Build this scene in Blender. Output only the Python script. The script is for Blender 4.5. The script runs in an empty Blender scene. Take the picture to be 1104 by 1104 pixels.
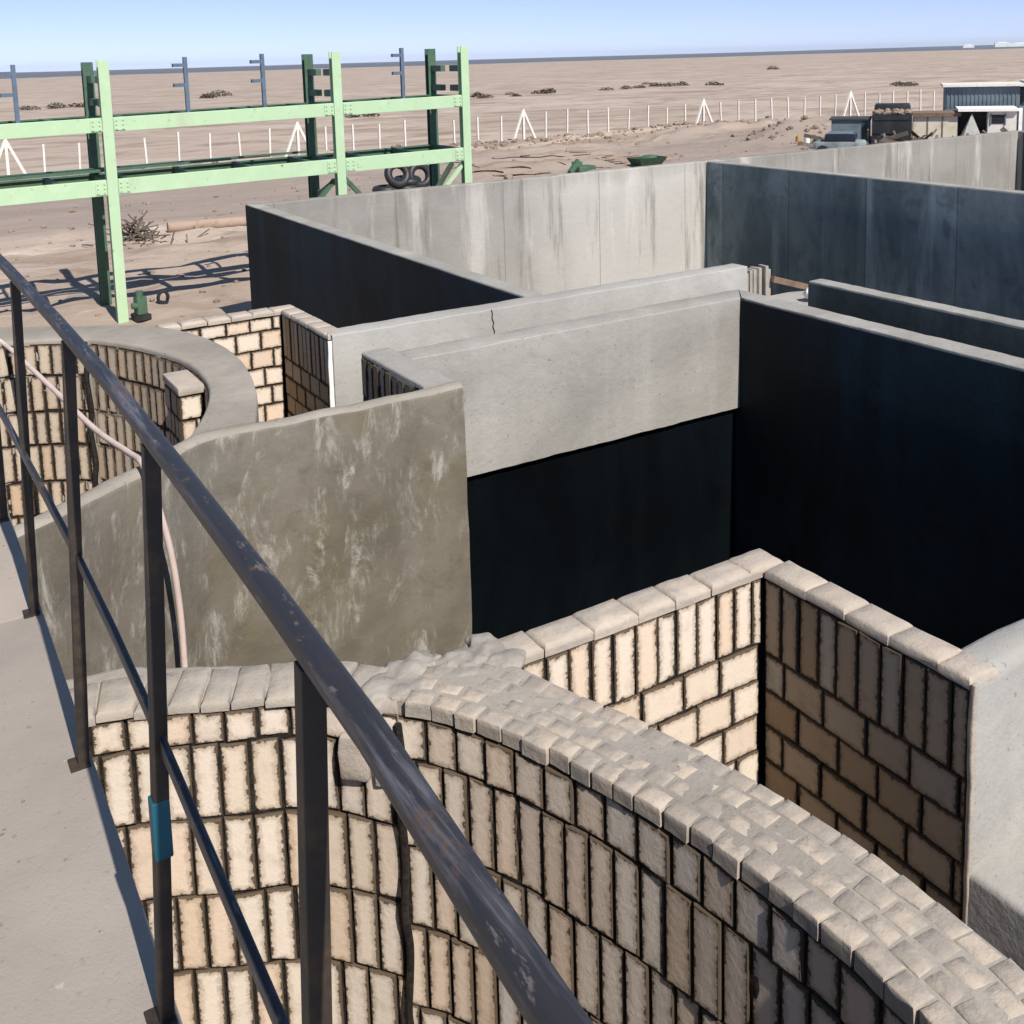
import bpy, bmesh, math, random
from mathutils import Vector, noise, Matrix
R = math.radians
scene = bpy.context.scene
C = scene.collection
TOP, GND = -0.9, -3.2

# ------------------------------------------------------------------ materials
class NT:
    def __init__(s, name):
        s.m = bpy.data.materials.new(name); s.m.use_nodes = True
        s.t = s.m.node_tree; s.t.nodes.clear()
        s.out = s.n('ShaderNodeOutputMaterial'); s.b = s.n('ShaderNodeBsdfPrincipled')
        s.t.links.new(s.b.outputs[0], s.out.inputs[0])
        s.co = s.n('ShaderNodeTexCoord').outputs['Object']
    def n(s, kind, **kw):
        nd = s.t.nodes.new(kind)
        for k, v in kw.items(): setattr(nd, k, v)
        return nd
    def put(s, sock, v):
        if isinstance(v, bpy.types.NodeSocket): s.t.links.new(v, sock)
        elif isinstance(v, (tuple, list)) and len(v) == 3 and sock.type == 'RGBA': sock.default_value = (*v, 1)
        else: sock.default_value = v
    def noise(s, scale, detail=6, rough=.6, vec=None, stretch=None, dist=0):
        v = vec or s.co
        if stretch:
            mp = s.n('ShaderNodeMapping'); s.put(mp.inputs[0], v); mp.inputs['Scale'].default_value = stretch; v = mp.outputs[0]
        nd = s.n('ShaderNodeTexNoise'); s.put(nd.inputs['Vector'], v)
        nd.inputs['Scale'].default_value = scale; nd.inputs['Detail'].default_value = detail
        nd.inputs['Roughness'].default_value = rough; nd.inputs['Distortion'].default_value = dist
        return nd.outputs['Fac']
    def step(s, f, a, b):
        nd = s.n('ShaderNodeMapRange'); nd.interpolation_type = 'SMOOTHSTEP'
        s.put(nd.inputs['Value'], f); nd.inputs['From Min'].default_value = a; nd.inputs['From Max'].default_value = b
        return nd.outputs[0]
    def mix(s, f, a, b, mode='MIX'):
        nd = s.n('ShaderNodeMix', data_type='RGBA', blend_type=mode)
        s.put(nd.inputs['Factor'], f); s.put(nd.inputs['A'], a); s.put(nd.inputs['B'], b)
        return nd.outputs['Result']
    def math(s, op, a, b=0.0):
        nd = s.n('ShaderNodeMath', operation=op); s.put(nd.inputs[0], a); s.put(nd.inputs[1], b); return nd.outputs[0]
    def bump(s, h, strength=.4, dist=.01, prev=None):
        nd = s.n('ShaderNodeBump'); s.put(nd.inputs['Height'], h)
        nd.inputs['Strength'].default_value = strength; nd.inputs['Distance'].default_value = dist
        if prev: s.put(nd.inputs['Normal'], prev)
        return nd.outputs[0]
    def done(s, col, rough=.9, nrm=None, metal=0, spec=.3):
        s.put(s.b.inputs['Base Color'], col); s.put(s.b.inputs['Roughness'], rough)
        s.b.inputs['Metallic'].default_value = metal; s.b.inputs['Specular IOR Level'].default_value = spec
        if nrm: s.put(s.b.inputs['Normal'], nrm)
        return s.m

def concrete(name, base, dark, light, streak=.5, stain=None, speck=.3, seed=0., panels=0):
    s = NT(name)
    mp = s.n('ShaderNodeMapping'); s.put(mp.inputs[0], s.co); mp.inputs['Location'].default_value = (seed, seed*1.7, seed*.6)
    v = mp.outputs[0]
    c = s.mix(s.step(s.noise(.9, 8, .62, v, dist=.4), .32, .7), dark, base)
    st = s.noise(2.2, 7, .62, v, (1, 1, .09))
    c = s.mix(s.math('MULTIPLY', s.step(st, .52, .74), streak), c, light)
    st2 = s.noise(3.1, 6, .6, v, (1, 1, .07))
    c = s.mix(s.math('MULTIPLY', s.step(st2, .55, .75), streak), c, dark)
    if stain: c = s.mix(s.math('MULTIPLY', s.step(s.noise(.55, 5, .6, v), .48, .72), stain[1]), c, stain[0])
    c = s.mix(s.math('MULTIPLY', s.step(s.noise(28, 2, .5, v), .67, .70), .5), c, tuple(x*.55 for x in dark))
    c = s.mix(s.math('MULTIPLY', s.step(s.noise(4.5, 9, .75, v, dist=.8), .55, .64), .3), c, dark)
    fine = s.noise(60, 4, .7, v)
    c = s.mix(s.math('MULTIPLY', s.step(fine, .55, .75), speck), c, tuple(x*.62 for x in base))
    big = s.noise(9, 6, .65, v)
    n = s.bump(big, .5, .02); n = s.bump(fine, .45, .004, n)
    if panels:
        x = s.n('ShaderNodeSeparateXYZ'); s.put(x.inputs[0], s.co)
        ax = x.outputs['Y' if panels == 'Y' else 'X']
        cell = s.math('FLOOR', s.math('DIVIDE', ax, 1.22))
        wn = s.n('ShaderNodeTexWhiteNoise', noise_dimensions='1D'); s.put(wn.inputs['W'], cell)
        c = s.mix(s.math('MULTIPLY', wn.outputs['Value'], .30), c, tuple(q*.75 for q in dark))
        seam = s.math('LESS_THAN', s.math('FRACT', s.math('DIVIDE', ax, 1.22)), .016)
        c = s.mix(s.math('MULTIPLY', seam, .55), c, tuple(q*.5 for q in dark))
    return s.done(c, .92, n, spec=.2)

M = {}
M['concrete'] = concrete('grey_concrete', (.345,.328,.302), (.255,.242,.222), (.43,.41,.385), .35, ((.285,.262,.23), .5))
M['plaster'] = concrete('light_cement_render', (.385,.37,.348), (.30,.287,.268), (.47,.455,.43), .18, ((.33,.31,.28), .4), speck=.45, seed=3)
def tank_mat():
    s = NT('streaked_tank_concrete'); v = s.co
    c = s.mix(s.step(s.noise(.5, 7, .6, v), .3, .7), (.235,.222,.204), (.31,.293,.27))
    x = s.n('ShaderNodeSeparateXYZ'); s.put(x.inputs[0], v)
    wx = s.math('ADD', x.outputs['X'], s.math('MULTIPLY', s.noise(.6, 5, .6, v, (1, 1, .25)), 2.2))
    lime = s.math('MULTIPLY', s.step(wx, -4.0, -1.6), s.math('SUBTRACT', 1.0, s.step(wx, 1.6, 2.6)))   # lime bloom over a run of panels
    c = s.mix(s.math('MULTIPLY', lime, .5), c, (.60,.575,.535))
    a = s.noise(1.7, 7, .65, v, (1, 1, .12))
    c = s.mix(s.math('MULTIPLY', s.step(a, .52, .66), .55), c, (.54,.515,.48))
    a = s.noise(2.6, 7, .65, v, (1, 1, .08), dist=.2)
    c = s.mix(s.math('MULTIPLY', s.step(a, .54, .68), .65), c, (.15,.136,.118))
    zt = s.math('ADD', x.outputs['Z'], s.math('MULTIPLY', s.noise(3, 5, .65, v, (1, 1, .15)), .9))
    c = s.mix(s.math('MULTIPLY', s.step(zt, 2.35, 2.8), .35), c, (.17,.155,.135))          # rain-dirt runs from the top edge
    q = s.math('DIVIDE', s.math('ADD', x.outputs['X'], s.math('MULTIPLY', s.noise(1.0, 2, .5, v, (0, 0, .3)), .03)), 2.44)
    seam = s.math('LESS_THAN', s.math('FRACT', q), .010)
    c = s.mix(s.math('MULTIPLY', seam, .5), c, (.13,.12,.105))
    n = s.bump(s.noise(7, 6, .65, v), .5, .02); n = s.bump(s.noise(50, 4, .7, v), .4, .004, n)
    return s.done(c, .92, n, spec=.2)
M['tank_concrete'] = tank_mat()
M['olive'] = concrete('damp_olive_render', (.150,.128,.096), (.108,.091,.066), (.30,.275,.235), .0, ((.165,.145,.075), .4), .25, 5)
M['rim'] = concrete('trowelled_rim_cement', (.34,.305,.265), (.235,.21,.18), (.46,.42,.375), .1, ((.42,.37,.315), .5), .55, 9)
M['slab_old'] = concrete('walkway_concrete', (.36,.31,.275), (.30,.255,.225), (.42,.37,.33), .0, ((.40,.345,.30), .5), .35, 11)

def olive_extra():
    s = NT('damp_olive_render_wall')
    v = s.co
    c = s.mix(s.step(s.noise(1.1, 8, .6, v), .35, .68), (.118,.101,.079), (.185,.160,.128))
    c = s.mix(s.math('MULTIPLY', s.step(s.noise(1.6, 5, .6, v, dist=.3), .50, .70), .55), c, (.150,.120,.062))
    c = s.mix(s.math('MULTIPLY', s.step(s.noise(.75, 4, .55, v, dist=.3), .50, .66), .5), c, (.225,.208,.18))
    c = s.mix(s.math('MULTIPLY', s.step(s.noise(3.2, 7, .68, v, dist=.5), .52, .68), .45), c, (.085,.073,.055))
    br = s.noise(2.6, 8, .72, v, (1.5, 1.5, .65), dist=.8)                 # lime smears brushed down the render
    br2 = s.noise(6.5, 5, .7, v, (1.5, 1.5, .45), dist=.4)
    msk = s.math('MULTIPLY', s.step(br, .49, .66), s.step(br2, .40, .62))
    c = s.mix(s.math('MULTIPLY', msk, .75), c, (.42,.395,.35))
    c = s.mix(s.math('MULTIPLY', s.step(s.noise(55, 4, .7, v), .55, .75), .35), c, (.09,.078,.06))
    n = s.bump(s.noise(7, 6, .6, v), .5, .02); n = s.bump(s.noise(70, 3, .7, v), .4, .004, n)
    return s.done(c, .88, n, spec=.25)
M['olive'] = olive_extra()

def slab_mat():
    s = NT('dusty_walkway_concrete'); v = s.co
    c = s.mix(s.step(s.noise(1.4, 9, .65, v), .3, .7), (.285,.245,.212), (.355,.308,.268))
    c = s.mix(s.math('MULTIPLY', s.step(s.noise(45, 5, .75, v), .56, .70), .45), c, (.20,.165,.14))
    c = s.mix(s.math('MULTIPLY', s.step(s.noise(17, 3, .5, v), .70, .74), .5), c, (.50,.45,.40))
    c = s.mix(s.math('MULTIPLY', s.step(s.noise(.5, 6, .6, v), .52, .62), .35), c, (.385,.325,.275))
    n = s.bump(s.noise(120, 5, .75, v), .5, .003)
    return s.done(c, .93, n, spec=.15)
M['slab'] = slab_mat()
def bitumen(name, a, b, rough, streak=.4, panels=False, spec=.25):
    s = NT(name)
    c = s.mix(s.step(s.noise(.8, 7, .62, stretch=(1,1,.45), dist=.5), .36, .66), a, b)
    c = s.mix(s.math('MULTIPLY', s.step(s.noise(2.1, 7, .66, dist=.6), .52, .66), .5), c, tuple(x*.75 for x in a))
    st = s.noise(2.4, 6, .62, stretch=(1,1,.10))
    c = s.mix(s.math('MULTIPLY', s.step(st, .5, .75), streak), c, tuple(x*1.7 for x in b))
    c = s.mix(s.math('MULTIPLY', s.step(s.noise(40, 4, .7), .58, .75), .35), c, tuple(x*.5 for x in a))
    if panels:
        x = s.n('ShaderNodeSeparateXYZ'); s.put(x.inputs[0], s.co)
        q = s.math('DIVIDE', x.outputs['Y'], 2.05)
        wn = s.n('ShaderNodeTexWhiteNoise', noise_dimensions='1D'); s.put(wn.inputs['W'], s.math('FLOOR', q))
        c = s.mix(s.math('MULTIPLY', wn.outputs['Value'], .6), c, tuple(x*.62 for x in a))
        seam = s.math('LESS_THAN', s.math('FRACT', q), .012)
        c = s.mix(s.math('MULTIPLY', seam, .6), c, tuple(x*.4 for x in a))
    n = s.bump(s.noise(6, 6, .6), .3, .015)
    return s.done(c, rough, n, spec=spec)
M['bitumen'] = bitumen('black_bitumen_coating', (.0050,.0075,.0090), (.0085,.0145,.0190), .75)
M['bitumen_deep'] = bitumen('fresh_black_bitumen', (.0014,.0020,.0027), (.0026,.0044,.0062), .9, .25, spec=.03)
M['bitumen_navy'] = bitumen('navy_black_bitumen', (.0030,.0050,.0065), (.0065,.018,.029), .75, .4)
M['bitumen_grey'] = bitumen('dusty_bitumen_coating', (.11,.142,.15), (.29,.335,.345), .85, .5, True)
M['bitumen_mid'] = bitumen('faded_bitumen_coating', (.035,.045,.048), (.055,.068,.070), .8, .4)

def mortar():
    s = NT('black_bitumen_mortar')
    c = s.mix(s.step(s.noise(25, 5, .7), .4, .7), (.012,.0095,.0075), (.035,.027,.020))
    return s.done(c, .7, s.bump(s.noise(45, 5, .7), .9, .012), spec=.3)
M['mortar'] = mortar()

def brick(name, ramp, dirt=.25, smear=.0105):
    s = NT(name)
    g = s.n('ShaderNodeNewGeometry')
    rp = s.n('ShaderNodeValToRGB'); s.put(rp.inputs[0], g.outputs['Random Per Island'])
    el = rp.color_ramp.elements
    while len(el) < len(ramp): el.new(.5)
    for i, (p, c) in enumerate(ramp): el[i].position = p; el[i].color = (*c, 1)
    c = rp.outputs[0]
    c = s.mix(s.math('MULTIPLY', s.step(s.noise(9, 6, .65), .5, .75), dirt), c, (.26,.20,.14))
    c = s.mix(s.math('MULTIPLY', s.step(s.noise(120, 3, .7), .58, .75), .3), c, (.30,.23,.17))
    u = s.n('ShaderNodeUVMap', uv_map='pos'); w = s.n('ShaderNodeUVMap', uv_map='size')
    d = s.n('ShaderNodeVectorMath', operation='SUBTRACT'); s.put(d.inputs[0], w.outputs[0]); s.put(d.inputs[1], u.outputs[0])
    mn = s.n('ShaderNodeVectorMath', operation='MINIMUM'); s.put(mn.inputs[0], d.outputs[0]); s.put(mn.inputs[1], u.outputs[0])
    xy = s.n('ShaderNodeSeparateXYZ'); s.put(xy.inputs[0], mn.outputs[0])
    e = s.math('MINIMUM', xy.outputs[0], xy.outputs[1])
    wob = s.math('MULTIPLY', s.math('SUBTRACT', s.noise(30, 6, .74), .47), .066)
    f = s.step(s.math('SUBTRACT', e, wob), smear, smear*.35)
    f = s.math('SUBTRACT', 1.0, s.step(s.math('SUBTRACT', e, wob), smear*.35, smear))
    f = s.math('MAXIMUM', f, s.math('SUBTRACT', 1.0, s.step(e, .0040, .0075)))
    c = s.mix(s.math('MULTIPLY', f, .95), c, (.018,.014,.010))
    f2 = s.math('SUBTRACT', 1.0, s.step(s.math('SUBTRACT', e, wob), smear, smear*3.2))
    c = s.mix(s.math('MULTIPLY', f2, .38), c, (.17,.115,.07))
    n = s.bump(s.noise(30, 6, .7), .35, .008); n = s.bump(s.noise(150, 3, .7), .3, .002, n)
    return s.done(c, .88, n, spec=.2)
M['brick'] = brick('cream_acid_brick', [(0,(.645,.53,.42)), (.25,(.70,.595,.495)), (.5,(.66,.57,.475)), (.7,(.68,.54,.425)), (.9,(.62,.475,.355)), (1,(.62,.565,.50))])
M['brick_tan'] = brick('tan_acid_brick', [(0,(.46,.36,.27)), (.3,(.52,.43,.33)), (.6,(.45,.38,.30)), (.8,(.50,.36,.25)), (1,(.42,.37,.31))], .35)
M['brick_shade'] = brick('shaded_side_brick', [(0,(.36,.27,.18)), (.3,(.42,.34,.25)), (.6,(.32,.23,.14)), (.8,(.45,.41,.35)), (1,(.28,.19,.11))], .6)  # darker brick copy with shade in its colour, for sides away from sun

def coping(name, a, b, ce, amt):
    s = NT(name)
    g = s.n('ShaderNodeNewGeometry')
    c = s.mix(g.outputs['Random Per Island'], a, b)
    c = s.mix(s.math('MULTIPLY', s.step(s.noise(7, 7, .68), .42, .62), amt), c, ce)
    c = s.mix(s.math('MULTIPLY', s.step(s.noise(50, 5, .7), .55, .72), .4), c, tuple(x*.55 for x in ce))
    n = s.bump(s.noise(22, 6, .7), .6, .012); n = s.bump(s.noise(110, 3, .7), .4, .003, n)
    return s.done(c, .92, n, spec=.2)
M['coping'] = coping('cement_smeared_coping_brick', (.44,.37,.30), (.33,.28,.235), (.275,.245,.215), .8)
M['coping_rough'] = coping('cement_covered_coping_brick', (.38,.33,.275), (.33,.29,.25), (.30,.268,.237), .85)
M['coping_light'] = coping('pale_coping_brick', (.46,.39,.32), (.39,.33,.275), (.34,.30,.262), .75)
M['cement_plain'] = coping('grey_cement_capping', (.36,.32,.275), (.36,.32,.275), (.30,.265,.23), .7)
M['cement'] = coping('loose_grey_cement', (.32,.29,.255), (.32,.29,.255), (.25,.225,.20), .8)

def paint(name, col, col2=None, rough=.5, sc=6, metal=0, spec=.4, a=.45, b=.7):
    s = NT(name)
    c = s.mix(s.step(s.noise(sc, 7, .65), a, b), col, col2 or tuple(x*.75 for x in col))
    return s.done(c, rough, s.bump(s.noise(sc*6, 4, .6), .12, .004), metal, spec)
def rail_paint():
    s = NT('worn_dark_grey_paint')
    st = s.noise(28, 6, .7, stretch=(1, .06, 1))
    c = s.mix(s.step(st, .5, .66), (.030,.029,.034), (.15,.145,.165))
    c = s.mix(s.math('MULTIPLY', s.step(s.noise(12, 7, .74), .54, .64), .75), c, (.125,.075,.045))
    c = s.mix(s.math('MULTIPLY', s.step(s.noise(70, 4, .7, stretch=(1, .3, 1)), .60, .68), .6), c, (.20,.17,.15))
    return s.done(c, .50, s.bump(st, .4, .004), .2, .5)
M['rail'] = rail_paint()
M['post'] = paint('rusty_dark_brown_paint', (.026,.021,.017), (.060,.040,.026), .6, 14)
M['teal_tape'] = paint('teal_tape', (.010,.085,.12), None, .5)
M['hose'] = paint('pale_pink_hose_plastic', (.62,.49,.44), (.52,.40,.35), .45)
def rack_paint(name, a, b):
    s = NT(name)
    c = s.mix(s.step(s.noise(3, 7, .65), .45, .7), a, b)
    c = s.mix(s.math('MULTIPLY', s.step(s.noise(7, 8, .75), .62, .68), .7), c, (.14,.085,.05))
    c = s.mix(s.math('MULTIPLY', s.step(s.noise(2, 6, .65, stretch=(1, 1, .2)), .55, .75), .3), c, (.34,.29,.22))
    return s.done(c, .6, s.bump(s.noise(30, 4, .6), .2, .004), spec=.3)
M['green_old'] = paint('pale_green_paint', (.42,.545,.315), (.455,.58,.35), .6, 3)
M['green'] = rack_paint('weathered_pale_green_paint', (.40,.545,.345), (.435,.58,.38))
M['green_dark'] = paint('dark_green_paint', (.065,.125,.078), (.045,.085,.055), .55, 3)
M['blue_steel'] = paint('blue_grey_steel', (.10,.14,.20), None, .6)
M['white'] = paint('white_paint', (.78,.77,.74), (.70,.68,.64), .7)
M['fence'] = paint('dusty_white_paint', (.66,.62,.57), (.56,.51,.46), .8)
M['cream'] = paint('cream_sheet_metal', (.58,.53,.43), (.47,.41,.31), .8, 2)
M['shed_blue'] = paint('faded_blue_grey_sheeting', (.125,.16,.19), (.09,.12,.145), .7, 2)
M['black'] = paint('black_machine_paint', (.018,.019,.022), (.035,.032,.030), .5, 3)
M['brown'] = paint('weathered_brown_timber', (.19,.125,.085), (.12,.08,.055), .85, 5)
M['wood_pale'] = paint('grey_scaffold_timber', (.33,.245,.19), (.24,.17,.13), .9, 4)
M['dark_glass'] = paint('dark_window_glass', (.015,.018,.03), None, .15)
M['rock'] = paint('dusty_rubble', (.26,.195,.15), (.13,.10,.078), .95, .7)
M['shrub'] = paint('dry_shrub_leaves', (.060,.048,.034), (.095,.078,.05), .9, 2)
M['brush'] = paint('dead_brushwood', (.13,.10,.08), (.08,.062,.05), .95, 2)
M['scrap'] = paint('rusty_mixed_scrap', (.10,.075,.058), (.20,.19,.18), .85, 1.2)
M['orange'] = paint('faded_orange_plastic', (.45,.27,.09), None, .6)

def sand():
    s = NT('desert_sand')
    v = s.co
    c = s.mix(s.step(s.noise(.05, 8, .62, v, dist=.6), .3, .7), (.345,.272,.222), (.435,.355,.298))
    c = s.mix(s.math('MULTIPLY', s.step(s.noise(.35, 8, .66, v, (.35, 1, 1), dist=.8), .46, .64), .8), c, (.215,.158,.120))
    c = s.mix(s.math('MULTIPLY', s.step(s.noise(.8, 7, .66, v, (.3, 1, 1), dist=.6), .56, .70), .85), c, (.55,.475,.395))
    c = s.mix(s.math('MULTIPLY', s.step(s.noise(6, 6, .7, v), .52, .72), .4), c, (.225,.165,.125))
    x = s.n('ShaderNodeSeparateXYZ'); s.put(x.inputs[0], v)
    wy = s.math('ADD', x.outputs['Y'], s.math('MULTIPLY', s.noise(.12, 6, .65, v), 9))
    trk = s.math('MULTIPLY', s.step(wy, 36, 40), s.math('SUBTRACT', 1.0, s.step(wy, 48, 54)))  # compacted grey track along the site
    c = s.mix(s.math('MULTIPLY', trk, .75), c, (.262,.215,.186))
    n = s.bump(s.noise(1.3, 8, .65, v), .6, .15); n = s.bump(s.noise(14, 5, .7, v), .5, .02, n)
    return s.done(c, .95, n, spec=.15)
M['sand'] = sand()
M['far_land'] = paint('haze_tinted_far_land', (.105,.115,.14), (.08,.09,.11), .95, .004)  # bluish haze of distance mixed into the dark land colour
M['dirt'] = paint('damp_tank_floor_dirt', (.07,.06,.05), (.05,.042,.035), .95, 2)

# ------------------------------------------------------------------ object helpers
def obj(name, bm, mats, parent=None, smooth=None, origin=None):
    """link bm as one mesh; vertices are in world space and are moved into the parent's space"""
    off = Vector((0, 0, 0))
    if parent is not None:
        p = parent
        while p: off += p.location; p = p.parent
    elif origin is not None: off = Vector(origin)
    bmesh.ops.recalc_face_normals(bm, faces=bm.faces[:])
    me = bpy.data.meshes.new(name)
    for v in bm.verts: v.co -= off
    bm.to_mesh(me); bm.free()
    if smooth is not None:
        for p in me.polygons: p.use_smooth = True
        me.set_sharp_from_angle(angle=R(smooth))
    for m in (mats if isinstance(mats, (list, tuple)) else [mats]): me.materials.append(m)
    o = bpy.data.objects.new(name, me); C.objects.link(o)
    if parent is not None: o.parent = parent
    elif origin is not None: o.location = origin
    return o
def tag(o, label, cat=None, group=None):
    o['label'] = label
    if cat: o['category'] = cat
    if group: o['group'] = group
    return o
def thing(name, loc, label, cat, group=None):
    o = bpy.data.objects.new(name, None); C.objects.link(o); o.location = loc; o.empty_display_size = .1
    return tag(o, label, cat, group)
def structure(o, kind='structure'):
    o['kind'] = kind; return o

def N(v, sc, amp): return noise.noise_vector(Vector(v)*sc)*amp
class Path:
    def __init__(s, pts, smooth=False, sub=10):
        P = [Vector((p[0], p[1], 0)) for p in pts]
        if smooth and len(P) > 2:
            Q = []
            ext = [P[0]*2-P[1]] + P + [P[-1]*2-P[-2]]
            for i in range(1, len(ext)-2):
                a, b, c, d = ext[i-1:i+3]
                for k in range(sub):
                    t = k/sub
                    Q.append(.5*((2*b)+(c-a)*t+(2*a-5*b+4*c-d)*t*t+(3*b-a-3*c+d)*t**3))
            P = Q+[P[-1]]
        s.P = P; s.S = [0]
        for a, b in zip(P, P[1:]): s.S.append(s.S[-1]+(b-a).length)
        s.L = s.S[-1]
    def at(s, x):
        i = 0
        while i < len(s.S)-2 and s.S[i+1] < x: i += 1
        t = (x-s.S[i])/max(1e-9, s.S[i+1]-s.S[i])
        return s.P[i].lerp(s.P[i+1], t) if 0 <= t <= 1 else s.P[i]+(s.P[i+1]-s.P[i])*t
    def nrm(s, x):
        d = s.at(min(x+.04, s.L))-s.at(max(x-.04, 0)); d.normalize()
        return Vector((d.y, -d.x, 0))
    def off(s, o, n=40):
        return [tuple((s.at(s.L*i/n)+s.nrm(s.L*i/n)*o)[:2]) for i in range(n+1)]

def wall(front, back, z0, z1, step=.12, r=.02, jit=.004, bm=None, ztopf=None, levels=3, jsc=2.2):
    """upright wall between two plan lines with a rounded, slightly uneven top"""
    bm = bm or bmesh.new()
    F = front if isinstance(front, Path) else Path(front); B = back if isinstance(back, Path) else Path(back)
    n = max(2, int(max(F.L, B.L)/step)); rings = []
    for i in range(n+1):
        f = F.at(F.L*i/n); b = B.at(B.L*i/n); d = (b-f); w = d.length; d.normalize()
        z = z1(f) if callable(z1) else z1
        rr = min(r, w*.4)
        prof = [(0, z0)] + [(0, z0+(z-rr-z0)*k/levels) for k in range(1, levels)]
        prof += [(rr*(1-math.cos(a)), z-rr+rr*math.sin(a)) for a in (0, R(30), R(60), R(90))]
        prof += [(w*.5, z+jit*.5)]
        prof += [(w-rr*(1-math.cos(a)), z-rr+rr*math.sin(a)) for a in (R(90), R(60), R(30), 0)]
        prof += [(w, z0+(z-rr-z0)*k/levels) for k in range(levels-1, 0, -1)] + [(w, z0)]
        ring = []
        for q, zz in prof:
            p = f+d*q; p.z = zz
            j = N(p, jsc, jit)+N(p, jsc*4, jit*.45)
            ring.append(bm.verts.new(p+j))
        rings.append(ring)
    for a, b in zip(rings, rings[1:]):
        m = len(a)
        for k in range(m): bm.faces.new((a[k], a[(k+1) % m], b[(k+1) % m], b[k]))
    bm.faces.new(rings[0]); bm.faces.new(rings[-1][::-1])
    return bm

def block(bm, back, front, ch, uvp=None, uvs=None, size=(1, 1), mi=0):
    ctr = sum(front, Vector())/4; bc = sum(back, Vector())/4; dn = (bc-ctr).normalized()
    vb = [bm.verts.new(p) for p in back]
    ve = [bm.verts.new(p+dn*ch) for p in front]
    vf = []
    for i, p in enumerate(front):
        e1 = (front[(i+1) % 4]-p).normalized(); e2 = (front[i-1]-p).normalized()
        vf.append(bm.verts.new(p+(e1+e2)*ch))
    fs = []
    for i in range(4):
        j = (i+1) % 4
        fs += [bm.faces.new((vb[i], vb[j], ve[j], ve[i])), bm.faces.new((ve[i], ve[j], vf[j], vf[i]))]
    ff = bm.faces.new(vf); fs.append(ff)
    for f in fs: f.material_index = mi
    if uvp:
        w, h = size
        for f in fs:
            for l in f.loops:
                l[uvs].uv = (w, h); k = (ve if l.vert in ve else vb if l.vert in vb else vf).index(l.vert)
                l[uvp].uv = ((0, 0), (w, 0), (w, h), (0, h))[k]
        cs = [(ch, ch), (w-ch, ch), (w-ch, h-ch), (ch, h-ch)]
        for f in fs[1::2] + [ff]:
            for l in f.loops:
                if l.vert in vf: l[uvp].uv = cs[vf.index(l.vert)]
    return ff

def brickwork(path, rows, seed=0, s0=0, s1=None, gap=.012, prot=.006, back=.012):
    """rows: (z_top, z_bottom, brick length, offset). front faces on the path line, black mortar just behind"""
    rnd = random.Random(seed); bm = bmesh.new()
    up = bm.loops.layers.uv.new('pos'); us = bm.loops.layers.uv.new('size')
    s1 = path.L if s1 is None else s1
    for zt, zb, ln, of in rows:
        s = s0-of
        while s < s1-.02:
            l = ln*rnd.uniform(.93, 1.07)
            a, b = max(s, s0), min(s+l, s1)
            s += l
            if b-a < .035: continue
            g = gap*rnd.uniform(.7, 1.3)/2
            a += g; b -= g
            n = path.nrm((a+b)/2); pr_ = rnd.uniform(-prot, prot)
            A, B = path.at(a)+n*(pr_+rnd.uniform(-.002, .002)), path.at(b)+n*(pr_+rnd.uniform(-.002, .002))
            j = lambda: rnd.uniform(-.005, .005)
            zt2, zb2 = zt-gap*.5, zb+gap*.5
            fr = [A+Vector((0, 0, zb2+j())), B+Vector((0, 0, zb2+j())), B+Vector((0, 0, zt2+j())), A+Vector((0, 0, zt2+j()))]
            if rnd.random() < .12: fr[rnd.randrange(4)] += Vector((0, 0, rnd.choice((-1, 1))*.012))
            bk = [p-n*.03 for p in fr]
            block(bm, bk, fr, .005, up, us, (b-a, zt2-zb2))
    # mortar sheet with ragged squeeze-out
    zt, zb = max(r[0] for r in rows), min(r[1] for r in rows)
    nu = max(2, int((s1-s0)/.03)); nv = max(2, int((zt-zb)/.03)); g = []
    for i in range(nu+1):
        x = s0+(s1-s0)*i/nu; p = path.at(x); n = path.nrm(x)
        g.append([])
        for k in range(nv+1):
            z = zb+(zt-zb)*k/nv
            q = Vector((p.x, p.y, z)); d = noise.noise(q*14)*.010
            g[-1].append(bm.verts.new(q+n*(-back+d)))
    for i in range(nu):
        for k in range(nv):
            f = bm.faces.new((g[i][k], g[i+1][k], g[i+1][k+1], g[i][k+1])); f.material_index = 1
    return bm

def coping_rows(path, rows, ln, zt, seed=0, s0=0, s1=None, gap=.012, thick=.07, zj=.005, ch=.012, stag=.5, skip=0.):
    rnd = random.Random(seed); bm = bmesh.new(); s1 = path.L if s1 is None else s1
    for ri, (o0, o1) in enumerate(rows):
        s = s0-(ln*stag*(ri % 2))*rnd.uniform(.6, 1)
        while s < s1-.02:
            l = ln*rnd.uniform(.88, 1.12); a, b = max(s, s0)+gap/2, min(s+l, s1)-gap/2; s += l
            if b-a < .03 or rnd.random() < skip: continue
            j = lambda q=.006: rnd.uniform(-q, q)
            na, nb = path.nrm(a), path.nrm(b); A, B = path.at(a), path.at(b); z = zt+j(zj)
            oa, ob = o0-gap/2+j(), o1+gap/2+j()
            tp = [A+na*oa, B+nb*oa, B+nb*ob, A+na*ob]
            tp = [Vector((p.x+j(.004), p.y+j(.004), z+j(zj*.8))) for p in tp]
            block(bm, [p-Vector((0, 0, thick)) for p in tp], tp, ch)
    bmesh.ops.subdivide_edges(bm, edges=[e for e in bm.edges if e.calc_length() > .035], cuts=2, use_grid_fill=True)
    for v in bm.verts: v.co += N(v.co, 16, .0035)
    return bm

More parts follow.
